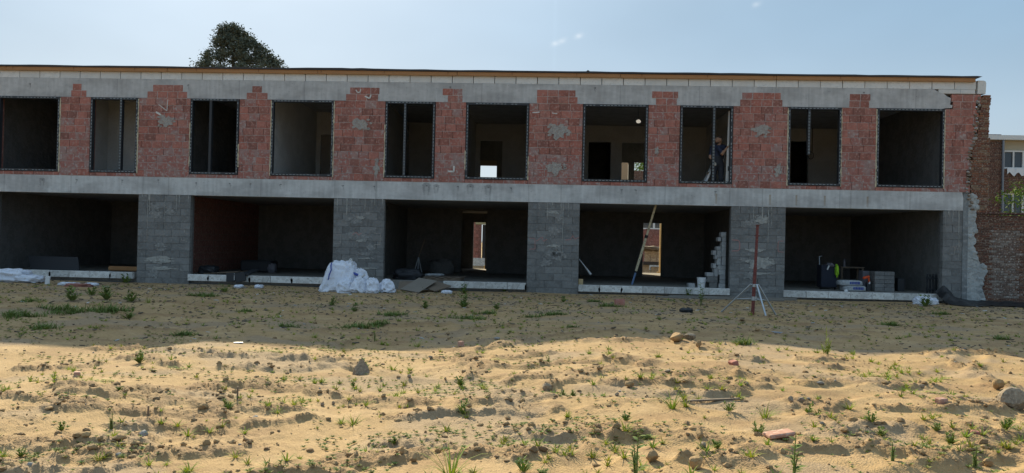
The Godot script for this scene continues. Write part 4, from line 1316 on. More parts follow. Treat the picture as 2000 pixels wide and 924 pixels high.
func build_props() -> void:
	var r := RandomNumberGenerator.new()
	r.seed = 4242
	var bagw := tri_mat(ctex(400, 256, Color(.70, .73, .82), Color(.64, .67, .76), Color(.54, .53, .53), 0.02, 0.04, 0.4, 0.75, 0.05), 1.0, 0.6)
	var blue := flat(Color(.03, .06, .30), 0.6)
	var rope := flat(Color(.6, .6, .58), 0.8)
	# --- big bag and the smaller rubble sacks beside it
	var bx := -5.50; var bz := 1.62
	var big := thing("bulk_bag", "large slumped white woven bulk bag with a blue seam and lifting loop", "bulk bag", Vector3(bx, gy(bx, bz) - 0.02, bz))
	put(big, "bag", sack_mesh(Vector3(0.98, 0.86, 0.8), 501, 0.5, 0.13, 64, 42, Vector3(0.08, 0, -0.06), 0.34).mesh(), bagw)
	var m := MB.new()
	m.tube([Vector3(-0.16, 0.80, 0.22), Vector3(-0.155, 0.72, 0.30), Vector3(-0.13, 0.62, 0.345), Vector3(-0.17, 0.50, 0.375), Vector3(-0.19, 0.36, 0.395)], [0.016, 0.018, 0.018, 0.017, 0.014], 6)
	put(big, "seam", m.mesh(), blue)
	m = MB.new()
	var lp := []
	for k in 9:
		var a := PI * k / 8.0
		lp.append(Vector3(0.30 - 0.05 * cos(a), 0.74 + 0.18 * sin(a), 0.06))
	m.tube(lp, 0.014, 6)
	put(big, "lifting_loop", m.mesh(), rope)
	m = MB.new(); m.tube([Vector3(0.42, 0.55, 0.2), Vector3(0.50, 0.52, 0.24), Vector3(0.55, 0.50, 0.24)], [0.03, 0.035, 0.03], 6)
	put(big, "seam", m.mesh(), blue)
	var sk := [[-5.20, 2.02, 0.50, 0.36, 0.36, 0.3, "dirty white rubble sack slumped against the front of the bulk bag"], [-4.88, 2.05, 0.50, 0.40, 0.38, 0.5, "white rubble sack with a pointed top right of the dirty sack"], [-4.56, 1.9, 0.54, 0.39, 0.42, 0.35, "full white rubble sack with a bulging side next to the end sack"], [-4.22, 1.78, 0.54, 0.35, 0.44, 0.45, "end white rubble sack of the row, beside the plywood ramp"], [-4.95, 1.6, 0.5, 0.60, 0.4, 0.35, "white rubble sack propped behind the others against the bulk bag"]]
	for k in sk.size():
		var s: Array = sk[k]
		var o := thing("rubble_sack", s[6], "sack", Vector3(s[0], gy(s[0], s[1]) - 0.015, s[1]), r.randf() * 3.0, "white rubble sacks by the bulk bag")
		o.rotation.z = r.randf_range(-0.16, 0.16)
		put(o, "sack", sack_mesh(Vector3(s[2], s[3], s[4]), 510 + k * 7, 0.72, 0.22, 48, 30, Vector3(r.randf_range(-.05, .05), 0, 0), s[5]).mesh(), bagw)
		m = MB.new()
		m.lump(Vector3(0, s[3] * 0.90, 0), Vector3(0.05, 0.05, 0.06), g2, 0.9, 10, 8, -9, Vector3(k, 3, 1)); m.smooth_normals()
		put(o, "tied_neck", m.mesh(), bagw)
	m = MB.new(); m.tube([Vector3(-4.92, 0.42, 1.75), Vector3(-4.78, 0.52, 1.8)], 0.028, 8)
	tag(put(self, "white_tube", m.mesh(), rope), "short white cardboard tube sticking out above the rubble sacks", "tube")
	# --- plywood ramp
	m = MB.new()
	m.cbox(Vector3(-3.56, 0.215, 0.62), Vector3(0.58, 0.02, 0.98), 0.003, Basis(Vector3.RIGHT, 0.31) * Basis(Vector3.UP, -0.38))
	tag(put(self, "plywood_sheet", m.mesh(), M.ply), "grey weathered plywood sheet leaning as a ramp onto the sill", "plywood")
	m = MB.new()
	m.cbox(Vector3(-3.12, 0.185, 0.42), Vector3(0.62, 0.02, 0.62), 0.003, Basis(Vector3.RIGHT, 0.27) * Basis(Vector3.UP, -0.7))
	tag(put(self, "plywood_sheet", m.mesh(), M.wood_old), "broken brown plywood offcut beside the grey ramp sheet", "plywood")
	m = MB.new()
	m.cbox(Vector3(-3.95, 0.18, 0.45), Vector3(0.4, 0.02, 0.6), 0.003, Basis(Vector3.RIGHT, 0.35) * Basis(Vector3.UP, 0.1))
	tag(put(self, "plywood_sheet", m.mesh(), M.wood_old), "dark plywood offcut between the end sack and the ramp sheet", "plywood")
	# --- tripod shoring prop
	var py := gy(4.25, 5.51)
	var T := thing("shoring_prop", "red steel shoring prop standing in a galvanised folding tripod", "prop", Vector3(4.25, 0, 5.51))
	m = MB.new(); m.tube([Vector3(0, py - 0.02, 0), Vector3(0.035, 1.05, 0)], 0.036, 12)
	put(T, "outer_tube", m.mesh(), M.red_steel)
	m = MB.new(); m.tube([Vector3(0.035, 1.02, 0), Vector3(0.065, 1.92, 0)], 0.029, 12)
	put(T, "inner_tube", m.mesh(), M.red_steel)
	m = MB.new(); m.cbox(Vector3(0.065, 1.925, 0), Vector3(0.09, 0.012, 0.09), 0.002)
	put(T, "head_plate", m.mesh(), M.red_steel)
	m = MB.new()
	var ring := []
	for k in 13: ring.append(Vector3(0.057 + 0.06 * cos(TAU * k / 12), 1.70, 0.06 * sin(TAU * k / 12)))
	m.tube(ring, 0.006, 5)
	put(T, "pin_ring", m.mesh(), M.red_steel)
	m = MB.new(); m.tube([Vector3(0.02, 0.36, 0), Vector3(0.022, 0.44, 0)], 0.055, 10); m.tube([Vector3(0.03, 0.64, 0), Vector3(0.032, 0.70, 0)], 0.05, 10)
	put(T, "collar", m.mesh(), M.galv)
	for f in [Vector3(3.73, 0, 4.95), Vector3(4.38, 0, 6.02), Vector3(4.80, 0, 5.24)]:
		m = MB.new()
		var ft := Vector3(f.x, gy(f.x, f.z), f.z) - Vector3(4.25, 0, 5.51)
		var d := Vector3(ft.x, 0, ft.z).normalized()
		m.tube([Vector3(0.03, 0.67, 0), Vector3(0.03, 0.69, 0) + d * 0.09, ft], 0.019, 8)
		var lg := put(T, "leg", m.mesh(), M.galv)
		m = MB.new()
		m.tube([Vector3(0.022, 0.40, 0), (Vector3(0.03, 0.69, 0) + d * 0.09).lerp(ft, 0.52)], 0.011, 6)
		put(lg, "brace", m.mesh(), M.galv)
	# --- long timbers lying along the foot of the wall
	for e in [[3.3, 6.75, 0.42, 0.07, "long grey weathered plank lying against the footing"], [2.9, 6.3, 0.78, 0.05, "long grey scaffold board lying on the earth in front of the footing plank"]]:
		m = MB.new()
		m.cbox(Vector3((e[0] + e[1]) * 0.5, gy(5.0, e[2]) + e[3] * 0.4, e[2]), Vector3(e[1] - e[0], e[3], 0.16), 0.006, Basis(Vector3.UP, 0.015))
		tag(put(self, "long_plank", m.mesh(), M.wood_grey), e[4], "plank")
	# --- black sheeting at the foot of the end column
	m = MB.new()
	var sn := fnl(430, 1.3, 4)
	var cols := 44; var rows := 14
	for j in rows + 1:
		for k in cols + 1:
			var x := 10.55 + 3.6 * k / cols
			var w := float(j) / rows
			var rise := 0.36 * exp(-pow((x - 10.75) / 0.35, 2.0)) + 0.10
			var z := lerpf(0.12, 0.95 + 0.2 * sin(x * 3.0), w)
			var y := gy(x, z) + rise * pow(1.0 - w, 1.4) * (0.8 + 0.5 * sn.get_noise_2d(x * 2.0, w * 3.0)) + 0.05 * absf(sn.get_noise_2d(x * 4.0, z * 5.0)) + 0.012
			m.v.append(Vector3(x, y, z)); m.n.append(Vector3.UP); m.uv.append(Vector2(k, j)); m.c.append(Color(1, 1, 1))
	for j in rows:
		for k in cols:
			var e := j * (cols + 1) + k
			m.i.append_array([e, e + 1, e + cols + 1, e + 1, e + cols + 2, e + cols + 1])
	m.smooth_normals()
	tag(put(self, "black_sheeting", m.mesh(), M.black_plastic), "crumpled black plastic sheeting along the foot of the old wall", "sheeting")
	# --- leaning push-pull prop in bay four
	T = thing("raking_prop", "cream telescopic push-pull prop leaning from floor to ceiling in the open bay", "prop", Vector3(2.47, FLOOR, -1.2))
	var tp := Vector3(0.58, 2.655 - FLOOR, 0.6)
	m = MB.new(); m.tube([tp * 0.16, tp * 0.60], 0.04, 10)
	put(T, "outer_tube", m.mesh(), M.cream_steel)
	m = MB.new(); m.tube([tp * 0.60, tp * 0.97], 0.033, 10)
	put(T, "inner_tube", m.mesh(), M.cream_steel)
	m = MB.new(); m.tube([tp * 0.585, tp * 0.62], 0.05, 10); m.tube([tp * 0.155, tp * 0.175], 0.05, 10)
	put(T, "collar", m.mesh(), M.frame)
	m = MB.new(); m.tube([tp * 0.0, tp * 0.16], 0.03, 10)
	put(T, "foot_spindle", m.mesh(), M.blue_steel)
	m = MB.new(); m.tube([tp * 0.97, tp * 1.0], 0.025, 8); m.cbox(tp - Vector3(0, 0.008, 0), Vector3(0.2, 0.014, 0.16), 0.003)
	put(T, "head_plate", m.mesh(), M.cream_steel)
	for t in [0.24, 0.31, 0.39, 0.47, 0.54, 0.69, 0.78, 0.87]:
		m = MB.new(); m.cbox(tp * t + Vector3(0, 0.008, 0.04), Vector3(0.02, 0.02, 0.012), 0.003)
		put(T, "pin_hole", m.mesh(), M.frame)
	# --- stacked pale blocks beside the pier in bay four
	var st := [[4.88,5.02,1.74,1.88],[4.90,5.02,1.60,1.74],[4.90,5.02,1.45,1.60],[4.89,5.02,1.19,1.45],[4.90,5.02,0.93,1.19],[4.82,5.02,0.66,0.80],[4.86,5.02,0.53,0.66],[4.86,5.02,0.41,0.53],[4.83,5.02,0.285,0.41],[4.79,4.875,1.61,1.73],[4.76,4.88,1.36,1.47],[4.66,4.76,1.22,1.35],[4.72,4.79,1.10,1.22],[4.77,4.89,1.14,1.36],[4.77,4.89,0.93,1.14],[4.66,4.76,0.84,0.98],[4.70,4.815,0.61,0.90],[4.49,4.69,0.61,0.72],[3.99,4.17,0.285,0.40],[4.51,4.81,0.44,0.61],[4.57,4.80,0.285,0.44],[4.80,5.02,0.80,0.93]]
	for k in st.size():
		var e: Array = st[k]
		var zz: float = -0.56 - (0.02 if k > 8 else 0.0) + r.randf_range(-.015, .015)
		var o := put(self, "pale_block", brick_mesh(Vector3(e[1] - e[0] - 0.006, e[3] - e[2] - 0.004, 0.30), 0.008), M.stack_block[k % 3], Vector3((e[0] + e[1]) * 0.5, (e[2] + e[3]) * 0.5, zz))
		if k == 18: tag(o, "single small pale block lying apart on the bay floor near the bucket", "block")
		elif k in [19, 20]: tag(o, "dark grey block lying beside the bucket at the foot of the block stack", "block", "grey blocks beside the bucket")
		else:
			var ord := ["topmost", "second", "third", "fourth", "fifth", "sixth", "seventh", "eighth", "ninth", "bottom"]
			var outer := [0, 1, 2, 3, 4, 21, 5, 6, 7, 8]
			var inner := [9, 10, 11, 13, 12, 14, 15, 16, 17]
			var nm := "%s pale block down the tall column against the grey pier" % ord[outer.find(k)] if k in outer else "%s pale block down the ragged inner column of the block stack" % ord[inner.find(k)]
			tag(o, nm, "block", "uneven stack of pale blocks")
		if k in [19, 20]: o.material_override = M.block[3]
	var bk := thing("white_bucket", "white plastic bucket standing by the block stack", "bucket", Vector3(4.35, FLOOR, -0.45))
	m = MB.new(); m.tube([Vector3(0, 0, 0), Vector3(0, 0.26, 0), Vector3(0, 0.29, 0)], [0.10, 0.125, 0.132], 16)
	put(bk, "pail", m.mesh(), M.white_plastic)
	m = MB.new()
	var hd := []
	for k in 9: hd.append(Vector3(0.13 * cos(PI * k / 8.0), 0.26 - 0.12 * sin(PI * k / 8.0), 0.135))
	m.tube(hd, 0.005, 5)
	put(bk, "handle", m.mesh(), M.galv)
	# --- inside bay five
	T = thing("tool_trolley", "dark tool trolley draped with clothes in the end bay", "trolley", Vector3(8.22, FLOOR, -1.5))
	m = MB.new(); m.cbox(Vector3(0, 0.38, 0), Vector3(0.46, 0.66, 0.4), 0.02)
	put(T, "cabinet", m.mesh(), M.navy_cloth)
	m = MB.new(); m.tube([Vector3(-.18, 0.7, -.1), Vector3(-.18, 0.95, -.15), Vector3(-.1, 0.97, -.15)], 0.012, 6)
	put(T, "handle", m.mesh(), M.galv)
	for sx in [-1, 1]:
		m = MB.new(); m.tube([Vector3(sx * .2 - .02, 0.05, .12), Vector3(sx * .2 + .02, 0.05, .12)], 0.05, 10)
		put(T, "wheel", m.mesh(), M.frame)
	m = MB.new(); m.lump(Vector3.ZERO, Vector3(0.055, 0.17, 0.09), g2, 0.6, 14, 12); m.smooth_normals()
	tag(put(self, "safety_vest", m.mesh(), M.hivis, Vector3(8.42, 0.83, -1.26)), "bright yellow-green safety vest hanging on the tool trolley", "vest")
	m = MB.new(); m.lump(Vector3.ZERO, Vector3(0.13, 0.06, 0.12), g2, 0.7, 14, 10); m.smooth_normals()
	tag(put(self, "grey_jacket", m.mesh(), M.grey_cloth, Vector3(8.26, 0.995, -1.36)), "crumpled grey-violet jacket on top of the tool trolley", "jacket")
	m = MB.new(); m.tube([Vector3(8.15, 0.86, -1.27), Vector3(8.20, 0.98, -1.27)], 0.022, 7)
	tag(put(self, "white_roll", m.mesh(), M.white_plastic), "small white paper roll tucked into the tool trolley", "roll")
	for k in 2:
		var o := thing("cement_bag", ["upper grey-white cement bag with blue print lying in the end bay", "lower grey-white cement bag with blue print lying on the end bay floor"][k], "cement bag", Vector3(8.58 + 0.1 * k, FLOOR + 0.15 * (1 - k), -0.72), 0.0)
		put(o, "bag", sack_mesh(Vector3(0.64, 0.165, 0.4), 560 + k, 0.45, 0.05, 36, 18).mesh(), M.cement_bag)
		# block lettering, too small in the photograph to read
		m = MB.new()
		var x := -0.06
		for w in [0.03, 0.012, 0.035, 0.02, 0.034, 0.014, 0.03, 0.02]:
			m.span(Vector3(x, 0.05, 0.204), Vector3(x + w, 0.12, 0.212))
			x += w + 0.012
		put(o, "print", m.mesh(), blue)
	m = MB.new(); m.lump(Vector3(8.24, 0.315, -0.05), Vector3(0.05, 0.04, 0.04), g2, 0.4, 10, 8); m.smooth_normals()
	tag(put(self, "foam_lump", m.mesh(), M.white_plastic), "round white foam lump on the sill in front of the cement bags", "foam lump")
	T = thing("block_stack", "square stack of dark grey blocks on the end bay floor", "block stack", Vector3(9.6, FLOOR, -1.0))
	for j in 5:
		for k in 2:
			put(T, "block", brick_mesh(Vector3(0.272, 0.11, 0.4), 0.005), M.block[1 + (j + k) % 2], Vector3(-0.138 + 0.276 * k, 0.058 + 0.114 * j, r.randf_range(-.006, .006)))
	m = MB.new(); m.cbox(Vector3.ZERO, Vector3(0.24, 0.56, 0.3), 0.01)
	tag(put(self, "grey_crate", m.mesh(), M.grey_cloth, Vector3(9.34, FLOOR + 0.28, -1.55)), "grey crate standing behind the orange tool beside the dark block stack", "crate")
	T = thing("orange_drill", "orange power tool lying against the dark block stack", "power tool", Vector3(9.17, FLOOR, -0.95))
	m = MB.new(); m.cbox(Vector3(-0.03, 0.39, 0), Vector3(0.2, 0.07, 0.07), 0.02, Basis(Vector3.BACK, 0.3))
	put(T, "body", m.mesh(), M.orange)
	m = MB.new(); m.cbox(Vector3(0.05, 0.31, 0), Vector3(0.045, 0.16, 0.05), 0.012, Basis(Vector3.BACK, 0.15))
	put(T, "handle", m.mesh(), M.orange)
	m = MB.new(); m.cbox(Vector3(0.03, 0.12, 0), Vector3(0.12, 0.24, 0.1), 0.01)
	put(T, "case", m.mesh(), M.frame)
	m = MB.new(); m.tube([Vector3(0.04, 0.20, 0.06), Vector3(0.05, 0.265, 0.06)], 0.022, 7)
	put(T, "battery", m.mesh(), M.white_plastic)
	T = thing("work_table", "dark work table with a bottle at the back of the end bay", "table", Vector3(9.3, FLOOR, -2.6))
	m = MB.new(); m.cbox(Vector3(0, 0.63, 0), Vector3(0.7, 0.04, 0.5), 0.004)
	put(T, "table_top", m.mesh(), M.wood_old)
	for sx in [-1, 1]:
		for sz in [-1, 1]:
			m = MB.new(); m.cbox(Vector3(sx * .31, 0.305, sz * .2), Vector3(0.05, 0.61, 0.05), 0.004)
			put(T, "leg", m.mesh(), M.wood_old)
	m = MB.new(); m.tube([Vector3(0, 0, 0), Vector3(0, .15, 0), Vector3(0, .19, 0), Vector3(0, .24, 0)], [0.035, 0.035, 0.014, 0.014], 10)
	tag(put(self, "bottle", m.mesh(), M.grey_cloth, Vector3(9.1, FLOOR + 0.65, -2.5)), "small grey bottle standing on the dark work table", "bottle")
	T = thing("slatted_crate", "black slatted crate leaning in the corner of the end bay", "crate", Vector3(10.86, FLOOR, -0.62), -0.1)
	for k in 5:
		m = MB.new(); m.cbox(Vector3(-0.15 + 0.075 * k, 0.27, 0), Vector3(0.04, 0.54 - 0.02 * (k % 2), 0.03), 0.004)
		put(T, "slat", m.mesh(), M.frame)
	for yy in [0.1, 0.42]:
		m = MB.new(); m.cbox(Vector3(0, yy, 0.025), Vector3(0.4, 0.05, 0.015), 0.003)
		put(T, "rail", m.mesh(), M.frame)
	m = MB.new(); m.cbox(Vector3(10.2, FLOOR + 0.19, -1.2), Vector3(0.2, 0.38, 0.2), 0.01)
	tag(put(self, "dark_bin", m.mesh(), M.frame), "small dark bin right of the grey block stack in the end bay", "bin")
	# --- bay one
	m = MB.new(); m.prism(PackedVector2Array([Vector2(-15.78, 0.0), Vector2(-14.25, 0.0), Vector2(-14.36, 0.42), Vector2(-15.93, 0.42)]), -0.02, 0.02)
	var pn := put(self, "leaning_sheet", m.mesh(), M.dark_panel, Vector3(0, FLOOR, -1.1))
	pn.rotation.x = -0.2
	tag(pn, "dark flat sheet leaning on the floor of the bay with timber balks", "sheet")
	for k in 2:
		m = MB.new(); m.cbox(Vector3(-13.1 + 0.62 * k, FLOOR + 0.08, -1.6 + 0.1 * k), Vector3(1.05, 0.14, 0.16), 0.03)
		tag(put(self, "timber_balk", m.mesh(), M.wood), ["shorter brown timber balk lying next to the dark sheet", "brown timber balk lying against the first grey pier"][k], "timber")
	# --- bay two
	T = thing("black_gutter", "black folded plastic trough hanging over the white sill", "trough", Vector3(-8.95, 0.15, 0.16))
	m = MB.new(); m.cbox(Vector3(-0.08, 0.12, 0.0), Vector3(0.26, 0.24, 0.05), 0.008)
	put(T, "side", m.mesh(), M.frame)
	m = MB.new(); m.cbox(Vector3(0.2, 0.13, 0.02), Vector3(0.3, 0.26, 0.05), 0.008, Basis(Vector3.BACK, 0.25))
	put(T, "side", m.mesh(), M.frame)
	m = MB.new(); m.cbox(Vector3(0.3, 0.26, -0.45), Vector3(0.22, 0.05, 0.9), 0.01, Basis(Vector3.RIGHT, 0.12))
	put(T, "channel", m.mesh(), M.frame)
	m = MB.new(); m.cbox(Vector3(0.03, 0.14, 0.03), Vector3(0.012, 0.2, 0.012), 0.003)
	put(T, "label_strip", m.mesh(), M.white_plastic)
	m = MB.new(); m.cbox(Vector3.ZERO, Vector3(1.2, 0.03, 0.8), 0.004, Basis(Vector3.BACK, 0.08))
	tag(put(self, "floor_board", m.mesh(), M.wood_old, Vector3(-9.8, FLOOR + 0.06, -1.1)), "dark board lying on the floor behind the black trough", "board")
	m = MB.new(); m.cbox(Vector3(0, 0.2, 0), Vector3(1.05, 0.38, 0.6), 0.05)
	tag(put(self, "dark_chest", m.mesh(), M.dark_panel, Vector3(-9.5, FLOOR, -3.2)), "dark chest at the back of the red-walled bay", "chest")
	put_sack("grey_sack", "limp grey sack hanging off the dark chest", Vector3(-8.98, FLOOR, -3.0), Vector3(0.24, 0.3, 0.3), 580, M.grey_cloth)
	put_sack("dark_tub", "dark tub in the corner beside the first grey pier", Vector3(-10.15, FLOOR, -0.9), Vector3(0.5, 0.26, 0.4), 581, M.frame)
	# --- bay three
	var pal := thing("timber_pallet", "worn timber pallet lying on the bay floor behind the plywood ramp", "pallet", Vector3(-3.05, FLOOR, -0.75), 0.0)
	for k in 5:
		m = MB.new(); m.cbox(Vector3(-0.42 + 0.23 * k, 0.11, 0), Vector3(0.12, 0.022, 1.1), 0.003, Basis(Vector3.UP, -0.1))
		put(pal, "slat", m.mesh(), M.wood_old)
	for k in 3:
		m = MB.new(); m.cbox(Vector3(0.03, 0.05, -0.45 + 0.45 * k), Vector3(1.0, 0.09, 0.08), 0.004)
		put(pal, "bearer", m.mesh(), M.wood_old)
	T = thing("tripod_stand", "thin metal tripod stand at the back of the bay with the pallet", "stand", Vector3(-4.2, FLOOR, -3.0))
	for e in [[-0.16, 0.05], [0.02, 0.18], [0.14, -0.05]]:
		m = MB.new(); m.tube([Vector3(0, 0.62, 0), Vector3(e[0], 0, e[1])], 0.014, 6)
		put(T, "leg", m.mesh(), M.galv)
	m = MB.new(); m.tube([Vector3(0, 0.62, 0), Vector3(0.18, 1.2, -0.05)], 0.018, 6)
	put(T, "pole", m.mesh(), M.wood_old)
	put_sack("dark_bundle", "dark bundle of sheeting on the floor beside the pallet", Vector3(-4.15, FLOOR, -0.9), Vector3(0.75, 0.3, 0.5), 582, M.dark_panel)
	put_sack("white_sheet", "small dirty white sheet on the far end of the pallet", Vector3(-3.35, FLOOR + 0.12, -1.0), Vector3(0.5, 0.07, 0.25), 583, M.cement_bag)
	put_sack("grey_bag_pile", "pale grey bags heaped before the rear doorway partition", Vector3(-3.72, FLOOR, -5.2), Vector3(0.75, 0.5, 0.5), 584, M.concrete_int)
	# --- bay four odds and ends
	m = MB.new(); m.tube([Vector3(0.9, 1.0, -1.2), Vector3(1.1, 0.75, -1.15), Vector3(1.25, 0.55, -1.1)], [0.015, 0.02, 0.04], 7)
	tag(put(self, "white_spout", m.mesh(), M.white_plastic), "white plastic downspout pipe slanting beside the central grey pier", "pipe")
	m = MB.new(); m.cbox(Vector3(0.92, FLOOR + 0.09, -0.25), Vector3(0.13, 0.16, 0.13), 0.006)
	tag(put(self, "wood_offcut", m.mesh(), M.wood_pale), "small pale timber offcut standing behind the sill at the central pier", "offcut")
	# --- first floor: level, step ladder, hanging cable, lamp
	T = thing("spirit_level", "long white spirit level held upright in the window opening", "spirit level", Vector3(4.955, SLAB1, -0.2))
	m = MB.new(); m.cbox(Vector3(0.028, 1.21, 0), Vector3(0.10, 2.38, 0.035), 0.006, Basis(Vector3.BACK, -0.022))
	put(T, "beam", m.mesh(), M.white_paint)
	for e in [[0.045, 2.06, .016, .04], [0.06, 1.72, .035, .13], [0.03, 0.78, .035, .13]]:
		m = MB.new(); m.cbox(Vector3(e[0], e[1], 0.018), Vector3(e[2], e[3], 0.008), 0.003)
		put(T, "vial", m.mesh(), M.frame)
	T = thing("step_ladder", "aluminium step ladder with a black platform beside the worker", "step ladder", Vector3(4.5, SLAB1, -0.7))
	for zz in [-0.16, 0.16]:
		m = MB.new(); m.cbox(Vector3(0.02, 0.62, zz), Vector3(0.06, 1.36, 0.025), 0.004, Basis(Vector3.BACK, -0.42))
		put(T, "rail", m.mesh(), M.alu)
		m = MB.new(); m.cbox(Vector3(0.42, 0.42, zz * 0.8), Vector3(0.03, 0.86, 0.02), 0.004, Basis(Vector3.BACK, 0.3))
		put(T, "rear_leg", m.mesh(), M.alu)
	for k in 3:
		m = MB.new(); m.cbox(Vector3(-0.18 + 0.11 * k, 0.22 + 0.25 * k, 0), Vector3(0.09, 0.025, 0.3), 0.004)
		put(T, "tread", m.mesh(), M.alu)
	m = MB.new(); m.cbox(Vector3(0.24, 0.84, 0), Vector3(0.26, 0.04, 0.32), 0.006)
	put(T, "platform", m.mesh(), M.frame)
	m = MB.new()
	var ho := []
	for k in 12: ho.append(Vector3(4.80 + 0.09 * cos(k * 0.52), 3.90 + 0.12 * sin(k * 0.52), -0.42))
	m.tube(ho, 0.014, 6)
	tag(put(self, "hose_loop", m.mesh(), M.alu), "grey loop of hose hanging over the step ladder platform", "hose")
	m = MB.new()
	var cb := [Vector3(9.5, 5.86, -6.85), Vector3(9.5, 5.2, -6.85), Vector3(9.5, 5.0, -6.85)]
	for k in 13: cb.append(Vector3(9.45 + 0.10 * sin(TAU * k / 12), 4.86 + 0.13 * cos(TAU * k / 12), -6.84))
	m.tube(cb, 0.012, 5)
	tag(put(self, "hanging_cable", m.mesh(), M.frame), "black cable hanging in a loop on the upper room's back wall", "cable")
	T = thing("ceiling_lamp", "small white bulb hanging below the ceiling of the upper room", "lamp", Vector3(2.76, 5.86, -3.0))
	m = MB.new(); m.tube([Vector3(0, 0, 0), Vector3(0, -0.40, 0)], 0.006, 5)
	put(T, "cord", m.mesh(), M.frame)
	m = MB.new(); m.lump(Vector3(0, -0.46, 0), Vector3(0.075, 0.055, 0.075), g2, 0.3, 14, 10); m.smooth_normals()
	var bulb := flat(Color(.8, .8, .78), 0.4)
	bulb.emission_enabled = true; bulb.emission = Color(1, .97, .9); bulb.emission_energy_multiplier = 0.22
	put(T, "bulb", m.mesh(), bulb)
	# --- plastic, boards and scraps in front of bay one
	put_sack("plastic_sheet", "crumpled white plastic sheeting heaped before the first bay", Vector3(-14.75, gy(-14.75, 1.2), 1.15), Vector3(0.85, 0.36, 0.5), 590, bagw)
	put_sack("plastic_sheet", "white plastic sheet trailing right of the heaped sheeting", Vector3(-14.2, gy(-14.2, 1.2), 1.2), Vector3(0.7, 0.2, 0.45), 591, bagw)
	m = MB.new(); m.cbox(Vector3(0, 0.11, 0), Vector3(0.12, 0.22, 0.03), 0.004, Basis(Vector3.BACK, -0.12))
	tag(put(self, "white_board", m.mesh(), M.white_plastic, Vector3(-13.25, gy(-13.25, 1.9), 1.9)), "small upright white board offcut in the earth before the first bay", "board")
	var scr := [[-12.75, 1.9, 0.35, "white plastic scrap lying over reddish rubble"], [-12.45, 2.0, 0.25, "folded white plastic scrap next to the reddish rubble"], [-12.1, 1.8, 0.3, "long thin white plastic scrap near the first pier"], [-8.2, 1.6, 0.22, "white paper scrap in the earth before the second bay"], [-7.7, 1.5, 0.2, "torn white scrap left of the bulk bag"], [-2.7, 1.2, 0.25, "white scrap lying in front of the plywood offcut"]]
	for k in scr.size():
		put_sack("white_scrap", scr[k][3], Vector3(scr[k][0], gy(scr[k][0], scr[k][1]), scr[k][1]), Vector3(scr[k][2], 0.09, 0.16), 595 + k, bagw)
	put_sack("rubble_heap", "small heap of reddish rubble among the white scraps", Vector3(-12.2, gy(-12.2, 2.2) - 0.02, 2.2), Vector3(0.6, 0.1, 0.3), 610, M.brick[1])
	put_sack("white_foil", "shiny white foil scraps under the weed at the end bay", Vector3(10.0, gy(10.0, 0.7) - 0.02, 0.75), Vector3(0.55, 0.22, 0.3), 611, bagw)
	# --- bits lying on the open ground
	m = MB.new(); m.cbox(Vector3.ZERO, Vector3(0.24, 0.02, 0.1), 0.004, Basis(Vector3.UP, -0.5))
	tag(put(self, "blue_grey_offcut", m.mesh(), M.blue_grey, Vector3(3.8, gy(3.8, 8.85) + 0.02, 8.85)), "flat blue-grey plastic offcut lying on the shaded sand", "offcut")
	m = MB.new(); m.cbox(Vector3.ZERO, Vector3(0.13, 0.012, 0.07), 0.003, Basis(Vector3.UP, 0.3))
	tag(put(self, "paper_scrap", m.mesh(), M.white_plastic, Vector3(-4.4, gy(-4.4, 10.93) + 0.01, 10.93)), "small bright white paper scrap at the edge of the shadow", "paper")
	put_sack("black_rag", "small black rag lying on the shaded earth", Vector3(2.91, gy(2.91, 5.35), 5.35), Vector3(0.24, 0.09, 0.16), 612, M.frame)
	m = MB.new(); m.cbox(Vector3.ZERO, Vector3(0.5, 0.014, 0.035), 0.003, Basis(Vector3.UP, 0.22) * Basis(Vector3.BACK, 0.03))
	tag(put(self, "dark_stick", m.mesh(), M.wood_old, Vector3(1.5, gy(1.5, 14.8) + 0.02, 14.78)), "dark flat lath lying on the sunlit sand", "lath")
	for e in [[-3.39, 15.32, 0.09, "short rusty stake standing in the sunlit sand beside a clod ridge"], [-2.9, 14.62, 0.10, "thin straight stake next to the yellow-green weed"]]:
		m = MB.new(); m.tube([Vector3(0, -0.03, 0), Vector3(0.004, e[2], 0.003)], 0.008, 6)
		tag(put(self, "stake", m.mesh(), M.wood_old, Vector3(e[0], gy(e[0], e[1]), e[1])), e[3], "stake")
	m = MB.new(); m.cbox(Vector3.ZERO, Vector3(0.2, 0.03, 0.12), 0.008, Basis(Vector3.UP, 0.2) * Basis(Vector3.BACK, 0.12))
	tag(put(self, "tile_shard", m.mesh(), M.pink_tile, Vector3(1.66, gy(1.66, 16.2) + 0.03, 16.2)), "broken pinkish tile shard lying on the sunlit sand", "tile")
	# --- patches of mortar and chalk marks on the walls
	wall_marks()

func put_sack(called: String, label: String, at: Vector3, s: Vector3, sd: int, mat: Material) -> void:
	var cat: String = called.get_slice("_", called.get_slice_count("_") - 1)
	tag(put(self, called, sack_mesh(s, sd, 0.7, 0.28, 26, 16).mesh(), mat, at), label, cat)

